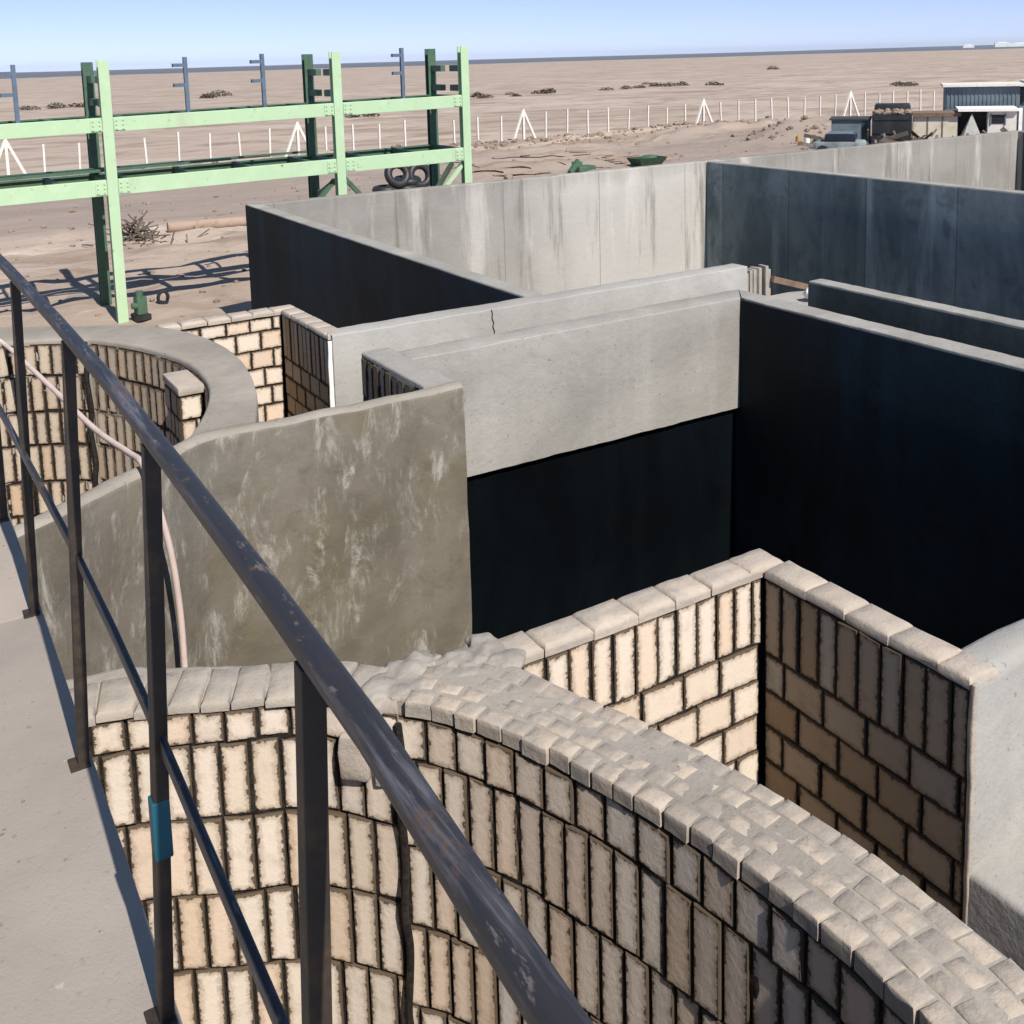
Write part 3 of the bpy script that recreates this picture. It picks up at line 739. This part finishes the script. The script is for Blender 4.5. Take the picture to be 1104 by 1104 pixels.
# ------------------------------------------------------------------ green pipe rack
rk = thing('pipe_rack', (8, 21, GND), 'pale green steel pipe rack on columns with two levels of beams', 'pipe rack')
RY, RB = 21.0, 22.6
def channel(bm, x, y, z0, z1, w, d, side):    # H-section column
    box(bm, (x, y-d/2+.012, (z0+z1)/2), (w, .024, z1-z0)); box(bm, (x, y+d/2-.012, (z0+z1)/2), (w, .024, z1-z0)); box(bm, (x, y, (z0+z1)/2), (.02, d-.048, z1-z0))
FR = ((3.86, 1.78), (8.46, 1.84), (11.5, 1.90))
for i, (x, zt) in enumerate(((-1.6, 1.70),)+FR):
    bm = bmesh.new(); channel(bm, x, RY, GND-.1, zt, .19, .17, 1); obj('column', bm, M['green'], rk)
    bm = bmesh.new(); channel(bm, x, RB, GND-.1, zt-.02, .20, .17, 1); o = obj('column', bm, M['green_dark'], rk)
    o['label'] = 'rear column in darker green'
    for z in (.98, 1.42):
        bm = bmesh.new(); box(bm, (x+.02, RY+.34, z), (.12, .50, .14)); obj('bracket', bm, M['green_dark'], rk)
        bm = bmesh.new(); box(bm, (x+.02, RB-.34, z), (.12, .50, .14)); obj('bracket', bm, M['green_dark'], rk)
def ibeam(bm, a, b, h, w):
    a, b = Vector(a), Vector(b); t = .025
    bar(bm, a+Vector((0, 0, h/2-t/2)), b+Vector((0, 0, h/2-t/2)), w, t); bar(bm, a-Vector((0, 0, h/2-t/2)), b-Vector((0, 0, h/2-t/2)), w, t)
    bar(bm, a, b, .03, h-2*t)
XS = [-1.6]+[f[0] for f in FR]
for (za, zb, h) in ((.555, .69, .27), (-.62, -.50, .30)):
    def zz(x): return za+(zb-za)*(x-2)/9.2
    for xa, xb in zip(XS, XS[1:]):
        a, b = (xa+.1, RY-.03, zz(xa)), (xb-.1, RY-.03, zz(xb))
        bm = bmesh.new(); bar(bm, a, b, .10, h, .008); obj('beam', bm, M['green'], rk)
        for gx in (xa+.21, xb-.21):
            bm = bmesh.new(); box(bm, (gx, RY-.088, zz(gx)), (.20, .012, h*.82))
            for bx_ in (-.06, .06):
                for bz in (-.08, 0, .08): box(bm, (gx+bx_, RY-.101, zz(gx)+bz), (.03, .016, .03))
            obj('gusset_plate', bm, M['green'], rk)
        a, b = (xa+.1, RB, zz(xa)), (xb-.1, RB, zz(xb))
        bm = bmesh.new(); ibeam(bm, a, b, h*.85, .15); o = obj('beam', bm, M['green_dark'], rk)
    for k, x in enumerate([XS[0]+.8+q*1.25 for q in range(10)]+XS):
        bm = bmesh.new(); bar(bm, (x, RY+.05, zz(x)+.06), (x, RB-.08, zz(x)+.06), .12, .12); obj('cross_beam', bm, M['green_dark'], rk)
for x, zt in ((2.40, 1.74), (5.52, 1.81), (7.09, 1.84), (10.26, 1.90)):
    bm = bmesh.new(); bar(bm, (x, RY+.55, .62), (x, RY+.55, zt), .075, .075); o = obj('support_post', bm, M['blue_steel'], rk)
    for z in (zt-.55+.05*0, zt-.16):
        bm = bmesh.new(); bar(bm, (x-.02, RY+.55, z), (x-.26, RY+.50, z), .07, .07); obj('arm', bm, M['blue_steel'], o)
for a, b in (((8.5, RB, -1.35), (8.5, RY, -.75)), ((8.52, RY+.1, -.75), (9.3, RY+.1, -1.6)), ((8.4, RY+.2, -.85), (7.7, RY+.2, -1.6)), ((11.4, RY+.05, -.75), (10.6, RY+.05, -1.6)), ((11.45, RY+.6, -.75), (11.45, RY+1.5, -1.5))):
    bm = bmesh.new(); bar(bm, a, b, .09, .09); obj('brace', bm, M['green' if a[0] > 11 else 'green_dark'], rk)
bm = bmesh.new()
for k in range(5): bar(bm, (-1.5, RY+.45+k*.2, -.40+.02*(k % 2)), (4.6+k*.9, RY+.45+k*.2, -.30), .07, .05)
obj('cable_tray', bm, M['green_dark'], rk)

# ------------------------------------------------------------------ perimeter fence posts
G1, G2 = 'straight white posts of the perimeter fence', 'braced corner posts of the perimeter fence'
FX, FY, FD = 5.31, 52.95, 13.755/9
bm = bmesh.new(); box(bm, (0, 0, .72), (.085, .085, 1.84))
post0 = obj('fence_post', bm, M['fence'])
tag(post0, 'thin white fence post standing straight at the far site boundary', 'fence post', G1)
br0 = thing('fence_post', (0, 0, 0), 'white fence post with two slanting legs at the far boundary', 'fence post', G2)
bm = bmesh.new(); box(bm, (0, 0, .85), (.13, .13, 2.1)); obj('post', bm, M['fence'], br0)
for sx in (-1, 1):
    bm = bmesh.new(); bar(bm, (0, 0, 1.85), (sx*.85, -.1, -.1), .12, .12); obj('brace', bm, M['fence'], br0)
f1 = f2 = True
where = ['at the left end, beyond the rack', 'seen between the rack beams', 'beyond the right end of the rack', 'above the corner of the long wall', 'just left of the sheds']
for k in range(0, 44):
    x = FX+k*FD; y = FY-.004*(x-FX); loc = (x, y, gz(x, y)-.03)
    rnd = random.Random(k)
    if k % 9 == 0:
        if f1: o = br0; f1 = False
        else:
            o = br0.copy(); C.objects.link(o)
            for c in list(br0.children): d = c.copy(); C.objects.link(d); d.parent = o
        o['label'] = 'white three-legged fence post '+where[k//9]
    else:
        if f2: o = post0; f2 = False
        else: o = post0.copy(); C.objects.link(o)
        o.rotation_euler = (rnd.uniform(-.035, .035), rnd.uniform(-.035, .035), rnd.uniform(-.1, .1)); o.scale.z = rnd.uniform(.92, 1.05)
    o.location = loc

# ------------------------------------------------------------------ desert shrubs, rubble, odds and ends
def shrub_bm(seed):
    rnd = random.Random(seed); bm = bmesh.new()
    for k in range(170):
        a = rnd.uniform(0, 6.283); r = rnd.random()**.6; h = rnd.random()
        p = Vector((math.cos(a)*r, math.sin(a)*r*.8, .05+h*.75*(1-r*r*.7)))
        s = rnd.uniform(.06, .16); d = Vector((rnd.gauss(0, 1), rnd.gauss(0, 1), rnd.gauss(0, 1))).normalized(); e = d.orthogonal().normalized()
        bm.faces.new([bm.verts.new(p+q) for q in (d*s, e*s*.6, -d*s, -e*s*.6)])
    return bm
protos = []
SH = [(17.7,147,1.2,'left'),(21.3,149,1.4,'left'),(24,149,1.2,'left'),(28.5,156,1.1,'left'),(45.7,166,1.3,'left'),(49.5,174,2.0,'left'),(36.8,88,.7,'mid'),(38.4,88,.9,'mid'),(67.2,119,1.2,'mid'),(66,115,.9,'mid'),(74.3,123,.8,'mid'),(71,116,.8,'mid'),(78.2,121,1.2,'mid'),(80.6,123,1.3,'mid'),(90.4,123,.9,'mid'),(93.9,123,1.0,'mid'),(97.1,124,.9,'mid'),(109.7,138,.9,'mid'),(103.6,128,1.2,'mid'),(104.1,125.6,1.2,'mid'),(107.7,127,1.3,'mid'),(110.7,123,1.2,'mid'),(206,206,1.8,'right'),(114.2,92,1.0,'right'),(111.7,89,1.1,'right'),(114.6,90.4,1.0,'right')]
SL = {'left': 'low dark desert shrub on the plain behind the left rack bays', 'mid': 'low dark desert shrub in the loose band beyond the white fence', 'right': 'low dark desert shrub on the plain above the sheds'}
for i, (x, y, s, w) in enumerate(SH):
    if i < 4:
        o = obj('desert_shrub', shrub_bm(i), M['shrub']); protos.append(o)
    else: o = protos[i % 4].copy(); C.objects.link(o)
    o.location = (x, y, gz(x, y)-.05); o.scale = (s*1.25, s*1.1, s*.75); o.rotation_euler = (0, 0, i*1.3)
    tag(o, SL[w], 'shrub', 'desert shrubs on the plain ('+w+')')

rnd = random.Random(77); bm = bmesh.new()
for k in range(520):
    if k < 360: x = rnd.uniform(20, 50); y = 50.2+rnd.gauss(0, .7)
    elif k < 440: x = rnd.uniform(3, 22); y = 50+rnd.gauss(0, 1.2)
    else: x = rnd.gauss(44, 2); y = 42.2+rnd.gauss(0, 1.2)
    r = rnd.uniform(.05, .11)+.14*rnd.random()**4; lump(bm, (x, y, gz(x, y)+r*.2), r, k, .75, 1, .5)
for k in range(620):
    x, y = rnd.uniform(15, 46), rnd.uniform(20.5, 50)
    if rnd.random() > .35+.65*noise.noise(Vector((x*.2, y*.2, 4))): continue
    r = rnd.uniform(.03, .09)+.16*rnd.random()**6; lump(bm, (x, y, gz(x, y)+r*.2), r, k, .7, 1, .5)
structure(obj('rubble_line', bm, M['rock']), 'stuff')
bm = bmesh.new()
for k in range(46):
    a = Vector((rnd.uniform(20, 30), rnd.uniform(37, 42), 0)); a.z = gz(a.x, a.y)+.05
    b = a+Vector((rnd.uniform(.6, 2.6), rnd.uniform(-.7, .3), rnd.uniform(-.02, .10))); bar(bm, a, b, rnd.uniform(.06, .16), .04)
structure(obj('scattered_boards', bm, M['wood_pale']), 'stuff')
bm = bmesh.new()
for k in range(420):
    x, y = rnd.uniform(-3, 16), rnd.uniform(12.5, 40)
    if in_hole(x, y): continue
    r = rnd.uniform(.015, .055)*(1+(y-12)/25); lump(bm, (x, y, gz(x, y)+r*.2), r, k, .7, 1, .5)
structure(obj('loose_stones', bm, M['rock']), 'stuff')

bm = bmesh.new()
for k in range(90):
    a = rnd.uniform(0, 6.283); r = abs(rnd.gauss(0, .55)); x, y = 6.1+math.cos(a)*r*1.2, 30.5+math.sin(a)*r*.7
    z = gz(x, y)+max(0, .55-r*.5)*rnd.random(); d = Vector((rnd.gauss(0, .5), rnd.gauss(0, .4), rnd.uniform(-.1, .6)))*.6
    bar(bm, Vector((x, y, z)), Vector((x, y, z))+d, .03)
tag(obj('brushwood_pile', bm, M['brush'], origin=(6.1, 30.5, GND)), 'heap of dead brushwood on the sand just right of the front rack column', 'brushwood')
bm = bmesh.new(); tube(bm, [(7.38, 32.1, gz(7.4, 32)+.14), (13.5, 31.6, gz(13.5, 31.6)+.16)], .17, 14, 0)
t = tag(obj('concrete_pipe', bm, M['wood_pale'], smooth=50, origin=(8, 32, GND)), 'long brownish pipe lying on the sand behind the black outer wall', 'pipe')

pm = thing('pump', (4.19, 20.9, GND), 'small dark green pump standing on the sand by the front rack column', 'pump')
bm = bmesh.new(); box(bm, (4.19, 20.9, -2.86), (.34, .3, .42), .3, bev=.05); obj('pump_body', bm, M['green_dark'], pm, smooth=50)
bm = bmesh.new(); tube(bm, [(4.16, 20.85, -2.68), (4.16, 20.85, -2.52)], .12, 12, 0); tube(bm, [(4.05, 20.75, -2.85), (3.88, 20.7, -2.82)], .07, 10, 0); obj('pump_head', bm, M['green_dark'], pm, smooth=50)
bm = bmesh.new(); box(bm, (4.19, 20.9, -3.13), (.48, .42, .12), .3); obj('pump_base', bm, M['black'], pm)
pm.scale = (.6, .6, .85)
bm = bmesh.new()
for k in range(5): tube(bm, [(4.84+math.cos(a)*.10, 21.85+.02*k, -3.03+math.sin(a)*.13) for a in [q*.6+k for q in range(9)]], .03, 6, 2)
tag(obj('wire_coil', bm, M['black'], origin=(4.84, 21.85, GND)), 'small tangle of dark wire on the sand near the green pump', 'wire')

tp = thing('tyre_stack', (16.9, 35.6, GND), 'heap of old black tyres behind the right rack bay', 'tyres')
for k, (dx, dy, z, rx) in enumerate(((0, 0, .15, 0), (.1, .05, .42, .1), (-.75, .1, .15, 0), (-.4, -.2, .70, 1.2), (.5, -.2, .6, 1.3))):
    bm = bmesh.new(); c = Vector((16.9+dx, 35.6+dy, GND+z)); m = Matrix.Rotation(rx, 3, 'X')
    tube(bm, [c+m @ Vector((math.cos(a)*.38, math.sin(a)*.38, 0)) for a in [q*math.pi/9 for q in range(19)]], .15, 8, 1)
    obj('tyre', bm, M['black'], tp, smooth=60)
bm = bmesh.new(); box(bm, (25.7, 36.7, -3.08), (1.0, .6, .24), .2, bev=.06); bar(bm, (25.4, 36.6, -2.72), (24.9, 36.5, -3.18), .16, .2); box(bm, (25.4, 36.7, -2.88), (.35, .35, .24), .2, bev=.05)
tag(obj('mixer_part', bm, M['green_dark'], origin=(25.5, 36.7, GND)), 'smaller dark green machine piece on the sand above the long wall', 'machine part')
sk = thing('skip', (28.8, 36.3, GND), 'larger dark green open skip on the sand above the long wall', 'skip')
bm = bmesh.new(); r4 = []
for z, w, d in ((-3.2, .8, .5), (-2.55, 1.25, .75)): r4.append([bm.verts.new((28.8+sx*w, 36.3+sy*d, z)) for sx, sy in ((-1,-1),(1,-1),(1,1),(-1,1))])
for k in range(4): bm.faces.new((r4[0][k], r4[0][(k+1) % 4], r4[1][(k+1) % 4], r4[1][k]))
bm.faces.new(r4[0][::-1]); bmesh.ops.solidify(bm, geom=bm.faces[:], thickness=.04); obj('skip_body', bm, M['green_dark'], sk)
bm = bmesh.new(); lump(bm, (29.0, 36.3, -2.62), .55, 2, .45, 2, .5); obj('skip_load', bm, M['green_dark'], sk, smooth=60)
sk.scale = (.62, .62, .62)

# ------------------------------------------------------------------ sheds and machines beyond the right tanks
TH = R(-51); OX, OY = 43.9, 34.4
ex, ey = Vector((math.cos(TH), math.sin(TH), 0)), Vector((-math.sin(TH), math.cos(TH), 0))
def L(s, d, z): return Vector((OX, OY, 0))+ex*s+ey*d+Vector((0, 0, z))
def lb(bm, s0, s1, d0, d1, z0, z1, bev=0.): return box(bm, L((s0+s1)/2, (d0+d1)/2, (z0+z1)/2), (s1-s0, d1-d0, z1-z0), TH, bev)
def spot(s, d): p = L(s, d, GND); return p
sh = thing('site_shed', spot(3.4, 4.2), 'blue-grey sheeted shed with pale roof edge, tallest at the right edge', 'shed')
bm = bmesh.new(); lb(bm, 1.55, 5.0, 3.2, 6.2, GND, -.46); obj('shed_wall', bm, M['shed_blue'], sh)
bm = bmesh.new(); lb(bm, 5.002, 5.7, 3.5, 6.2, GND, -.6); obj('shed_wall', bm, M['bitumen_mid'], sh)
bm = bmesh.new(); lb(bm, 1.4, 5.75, 2.95, 6.4, -.455, -.34); lb(bm, 5.3, 5.9, 2.9, 6.3, -.338, -.24); obj('roof', bm, M['fence'], sh)
bm = bmesh.new()
for k in range(18): lb(bm, 1.6+k*.19, 1.66+k*.19, 3.17, 3.197, -1.5, -.50)
obj('sheeting_ribs', bm, M['shed_blue'], sh)
cb = thing('site_cabin', spot(3.4, 1), 'white site cabin with dark window below the blue-grey shed', 'cabin')
bm = bmesh.new(); lb(bm, 3.35, 4.6, .3, 2.6, GND, -1.55); obj('cabin_wall', bm, M['fence'], cb)
bm = bmesh.new(); lb(bm, 2.1, 3.34, 1.5, 2.6, GND, -1.55); obj('cabin_shade_block', bm, M['black'], cb)  # black block stands in for the shade under the cabin roof
bm = bmesh.new(); lb(bm, 2.0, 4.7, .1, 2.75, -1.545, -1.42); obj('roof', bm, M['white'], cb)
bm = bmesh.new(); lb(bm, 3.5, 4.08, .275, .298, -2.15, -1.72); w = obj('window', bm, M['dark_glass'], cb)
bm = bmesh.new(); lb(bm, 3.44, 3.499, .25, .297, -2.2, -1.67); lb(bm, 4.081, 4.14, .25, .297, -2.2, -1.67); obj('window_frame', bm, M['shed_blue'], w)
cu = thing('steel_cabinet', spot(4.95, .6), 'tall pale blue steel cabinet between the white cabin and white tank', 'cabinet')
bm = bmesh.new(); lb(bm, 4.72, 5.3, .4, 1.2, GND, -1.35, .02); obj('cabinet_body', bm, M['shed_blue'], cu)
bm = bmesh.new(); lb(bm, 5.02, 5.24, .385, .398, GND+.3, -1.5); obj('cabinet_door', bm, M['bitumen_mid'], cu)
bm = bmesh.new(); lb(bm, 4.7, 4.86, .37, .384, GND+.3, -1.4); obj('cabinet_panel', bm, M['white'], cu)
bm = bmesh.new(); tube(bm, [spot(5.85, .6)+Vector((0, 0, .02)), spot(5.85, .6)+Vector((0, 0, 1.5)), spot(5.85, .6)+Vector((0, 0, 1.66))], .42, 16, 0); tube(bm, [spot(5.85, .6)+Vector((0, 0, 1.6)), spot(5.85, .6)+Vector((0, 0, 1.78))], .2, 12, 0)
tag(obj('water_tank', bm, M['white'], smooth=40, origin=spot(5.85, .6)), 'bright white water tank at the extreme right edge', 'tank')
tn = thing('tarpaulin_tent', spot(2.7, .4), 'small white peaked tarpaulin in front of the black block standing for cabin shade', 'tent')
bm = bmesh.new(); v = [bm.verts.new(L(*p)) for p in ((2.1, 0, GND), (3.2, 0, GND), (3.3, 1.2, GND), (2.0, 1.2, GND), (2.62, .25, -1.66), (2.7, 1.0, -1.7))]
for f in ((0, 1, 4), (1, 2, 5, 4), (2, 3, 5), (3, 0, 4, 5)): bm.faces.new([v[i] for i in f])
bmesh.ops.solidify(bm, geom=bm.faces[:], thickness=.03); obj('tent_sheet', bm, M['white'], tn)
ct = thing('storage_box', spot(1, 1), 'cream metal storage box with brown roof between black truck and cabin', 'storage box')
bm = bmesh.new(); lb(bm, -.02, 2.0, .4, 2.2, GND, -1.78); obj('box_wall', bm, M['cream'], ct)
bm = bmesh.new(); lb(bm, -.05, 2.15, .25, 2.3, -1.775, -1.60); obj('roof', bm, M['brown'], ct)
bm = bmesh.new()
for k in (.62, 1.3): lb(bm, k, k+.05, .37, .397, GND, -1.8)
obj('box_rib', bm, M['brown'], ct)
tr = thing('truck', spot(-1, .5), 'black truck with open back piled with junk, beside the cream box', 'truck')
bm = bmesh.new(); lb(bm, -1.95, -.08, 0, .10, -2.95, -1.66); lb(bm, -1.95, -1.85, .1, 3, -2.95, -1.66); lb(bm, -.18, -.08, .1, 3, -2.95, -1.66); lb(bm, -1.85, -.18, .1, 3, -2.95, -2.85)
lb(bm, -1.85, -.18, -.04, -.002, -1.92, -1.80); lb(bm, -1.85, -.18, -.04, -.002, -2.6, -2.5); obj('truck_body', bm, M['black'], tr)
bm = bmesh.new(); lb(bm, -1.9, -.12, 3.05, 4.6, -2.9, -1.3, .12); obj('truck_cab', bm, M['black'], tr, smooth=40)
bm = bmesh.new(); rnd = random.Random(6)
for k in range(26): lump(bm, L(rnd.uniform(-1.8, -.25), rnd.uniform(.2, 2.6), -1.66+rnd.uniform(-.1, .12)), rnd.uniform(.10, .24), k, .7, 1, .6)
obj('junk_load', bm, M['rock'], tr)
for s in (-1.75, -.3):
    bm = bmesh.new(); tube(bm, [L(s-.12, .5, -2.85), L(s+.12, .5, -2.85)], .38, 16, 0); obj('wheel', bm, M['black'], tr, smooth=40)
    bm = bmesh.new(); tube(bm, [L(s-.12, 3.8, -2.85), L(s+.12, 3.8, -2.85)], .38, 16, 0); obj('wheel', bm, M['black'], tr, smooth=40)
gb = thing('generator_box', spot(-3, 1), 'grey-blue generator housing left of the black truck', 'generator')
bm = bmesh.new(); lb(bm, -3.9, -2.05, .4, 2.4, GND, -1.95, .03); obj('housing', bm, M['shed_blue'], gb)
bm = bmesh.new(); lb(bm, -4.0, -2.0, .3, 2.5, -1.945, -1.86); obj('lid', bm, M['bitumen_mid'], gb)
bm = bmesh.new(); lb(bm, -2.42, -2.16, .37, .397, GND, -2.0); obj('panel', bm, M['bitumen_mid'], gb)
bm = bmesh.new(); rnd = random.Random(31)
for k in range(70):
    c = L(rnd.uniform(-4.6, 4.5), rnd.uniform(-1.6, -.3), 0); c.z = gz(c.x, c.y)+rnd.uniform(.05, .75)*rnd.random()
    e = Vector((rnd.gauss(0, .5), rnd.gauss(0, .5), rnd.uniform(-.1, .45))); bar(bm, c, c+e, rnd.uniform(.03, .12), rnd.uniform(.03, .25))
for k in range(30):
    c = L(rnd.uniform(-4.6, 4.5), rnd.uniform(-1.6, -.3), 0); c.z = gz(c.x, c.y)+.1; lump(bm, c, rnd.uniform(.08, .28), k, .8, 1, .6)
structure(tag(obj('scrap_heap', bm, M['scrap']), 'low rusty scrap scattered before the sheds'), 'stuff')
cr = thing('parked_car', spot(-3.3, -4.8), 'grey-blue car mostly hidden behind the wall, below the generator housing', 'car')
bm = bmesh.new(); lb(bm, -4.3, -2.1, -5.6, -4.0, -3.02, -2.55, .12); obj('body', bm, M['bitumen_grey'], cr, smooth=40)
bm = bmesh.new(); lb(bm, -3.9, -2.5, -5.5, -4.1, -2.56, -2.2, .14); obj('cabin', bm, M['dark_glass'], cr, smooth=40)
bm = bmesh.new(); lb(bm, -3.75, -2.65, -5.4, -4.2, -2.21, -2.16, .02); obj('roof', bm, M['shed_blue'], cr, smooth=40)
for s in (-3.95, -2.5):
    for d in (-5.62, -3.98):
        bm = bmesh.new(); tube(bm, [L(s, d-.06, -2.95), L(s, d+.06, -2.95)], .26, 14, 0); obj('wheel', bm, M['black'], cr, smooth=40)
for k, (s, d, m, nm) in enumerate(((-5.6, 1.4, 'orange', 'orange'), (-5.1, .6, 'white', 'white'), (-4.6, .2, 'black', 'black'))):
    p = spot(s, d); p.z = gz(p.x, p.y)+.1
    bm = bmesh.new(); tube(bm, [p, p+Vector((0, 0, .24)), p+Vector((0, 0, .30))], .14, 12, 0); tube(bm, [p+Vector((0, 0, .3)), p+Vector((0, 0, .35))], .05, 8, 0)
    tag(obj('plastic_drum', bm, M[m], smooth=40, origin=p), 'small %s plastic drum on the spoil heap left of the sheds' % nm, 'drum', 'drums on the spoil heap')

# tiny white buildings on the skyline
for k, (px, w, h) in enumerate(((0, 26, 9), (40, 60, 7), (-60, 20, 6))):
    bm = bmesh.new(); c = Vector((1900, 1290, 0))+Vector((.62, -.78, 0))*px
    box(bm, c+Vector((0, 0, GND+h/2)), (w, 20, h), TH); box(bm, c+Vector((0, 0, GND+h+.6)), (w*.6, 12, 1.2), TH)
    tag(obj('distant_building', bm, M['white'], origin=(c.x, c.y, GND)), ['small white building on the skyline, middle of three', 'long white building on the skyline, rightmost of three', 'small white building on the skyline, leftmost of three'][k], 'building', 'white buildings on the skyline')

# ------------------------------------------------------------------ desert air
bm = bmesh.new(); box(bm, (1500, 2600, 14), (14000, 9000, 46))
hz = structure(obj('haze', bm, []), 'stuff')
hm = bpy.data.materials.new('thin_haze'); hm.use_nodes = True; ht = hm.node_tree; ht.nodes.clear()
ho = ht.nodes.new('ShaderNodeOutputMaterial'); hv = ht.nodes.new('ShaderNodeVolumePrincipled')
hv.inputs['Color'].default_value = (.80, .90, 1, 1); hv.inputs['Density'].default_value = 0.00007; hv.inputs['Anisotropy'].default_value = .2
ht.links.new(hv.outputs[0], ho.inputs['Volume']); hz.data.materials.append(hm)
# ------------------------------------------------------------------ light, sky, camera
EL, AZ = 47, 1.7           # sun behind the camera, a touch to the right
s = bpy.data.lights.new('sun', 'SUN'); s.energy = 4.6; s.angle = R(.5); s.color = (1, .95, .87)
so = bpy.data.objects.new('sun', s); C.objects.link(so)
d = Vector((-math.sin(R(AZ))*math.cos(R(EL)), math.cos(R(AZ))*math.cos(R(EL)), -math.sin(R(EL))))
so.rotation_euler = d.to_track_quat('-Z', 'Y').to_euler(); so.location = (0, -10, 20)
w = bpy.data.worlds.new('World'); scene.world = w; w.use_nodes = True
t = w.node_tree; bg = t.nodes['Background']; sky = t.nodes.new('ShaderNodeTexSky'); sky.sky_type = 'NISHITA'
tc = t.nodes.new('ShaderNodeTexCoord'); ad = t.nodes.new('ShaderNodeVectorMath'); ad.operation = 'ADD'; ad.inputs[1].default_value = (0, 0, .05)
nz = t.nodes.new('ShaderNodeVectorMath'); nz.operation = 'NORMALIZE'; t.links.new(tc.outputs['Generated'], ad.inputs[0]); t.links.new(ad.outputs[0], nz.inputs[0]); t.links.new(nz.outputs[0], sky.inputs[0])
sky.sun_disc = False; sky.sun_elevation = R(EL); sky.sun_rotation = R(180-AZ)
sky.air_density = 1.0; sky.dust_density = .2; sky.ozone_density = 2.0
tint = t.nodes.new('ShaderNodeMix'); tint.data_type = 'RGBA'; tint.blend_type = 'MULTIPLY'; tint.inputs['Factor'].default_value = 1
t.links.new(sky.outputs[0], tint.inputs['A']); 
geo = t.nodes.new('ShaderNodeTexCoord'); sx = t.nodes.new('ShaderNodeSeparateXYZ'); t.links.new(geo.outputs['Generated'], sx.inputs[0])
rp = t.nodes.new('ShaderNodeValToRGB'); t.links.new(sx.outputs['Z'], rp.inputs[0]); t.links.new(rp.outputs[0], tint.inputs['B'])
el = rp.color_ramp.elements; el[0].position = 0; el[0].color = (1.24, 1.18, 1.66, 1); el[1].position = .35; el[1].color = (1, 1, 1, 1)
e = el.new(.06); e.color = (1.14, 1.10, 1.60, 1); e = el.new(.16); e.color = (.8, 1.0, 1.25, 1)
t.links.new(tint.outputs['Result'], bg.inputs[0]); bg.inputs[1].default_value = .075

cam = bpy.data.cameras.new('camera'); co = bpy.data.objects.new('camera', cam); C.objects.link(co); scene.camera = co
RW = ((0.853898, -0.519708, -0.027596), (-0.094748, -0.103098, -0.990148), (0.511743, 0.848100, -0.137276))
m = Matrix((RW[0], [-q for q in RW[1]], [-q for q in RW[2]])).transposed().to_4x4(); m.translation = (0, 0, 1.6)
co.matrix_world = m
cam.sensor_fit = 'HORIZONTAL'; cam.sensor_width = 36; cam.lens = 36*1146.155/1104
cam.shift_x = 0; cam.shift_y = -(552-222.015)/1104
cam.clip_start = .02; cam.clip_end = 12000
scene.render.resolution_x = scene.render.resolution_y = 1024
scene.view_settings.view_transform = 'Standard'; scene.view_settings.look = 'None'; scene.view_settings.exposure = .45; scene.view_settings.gamma = 1
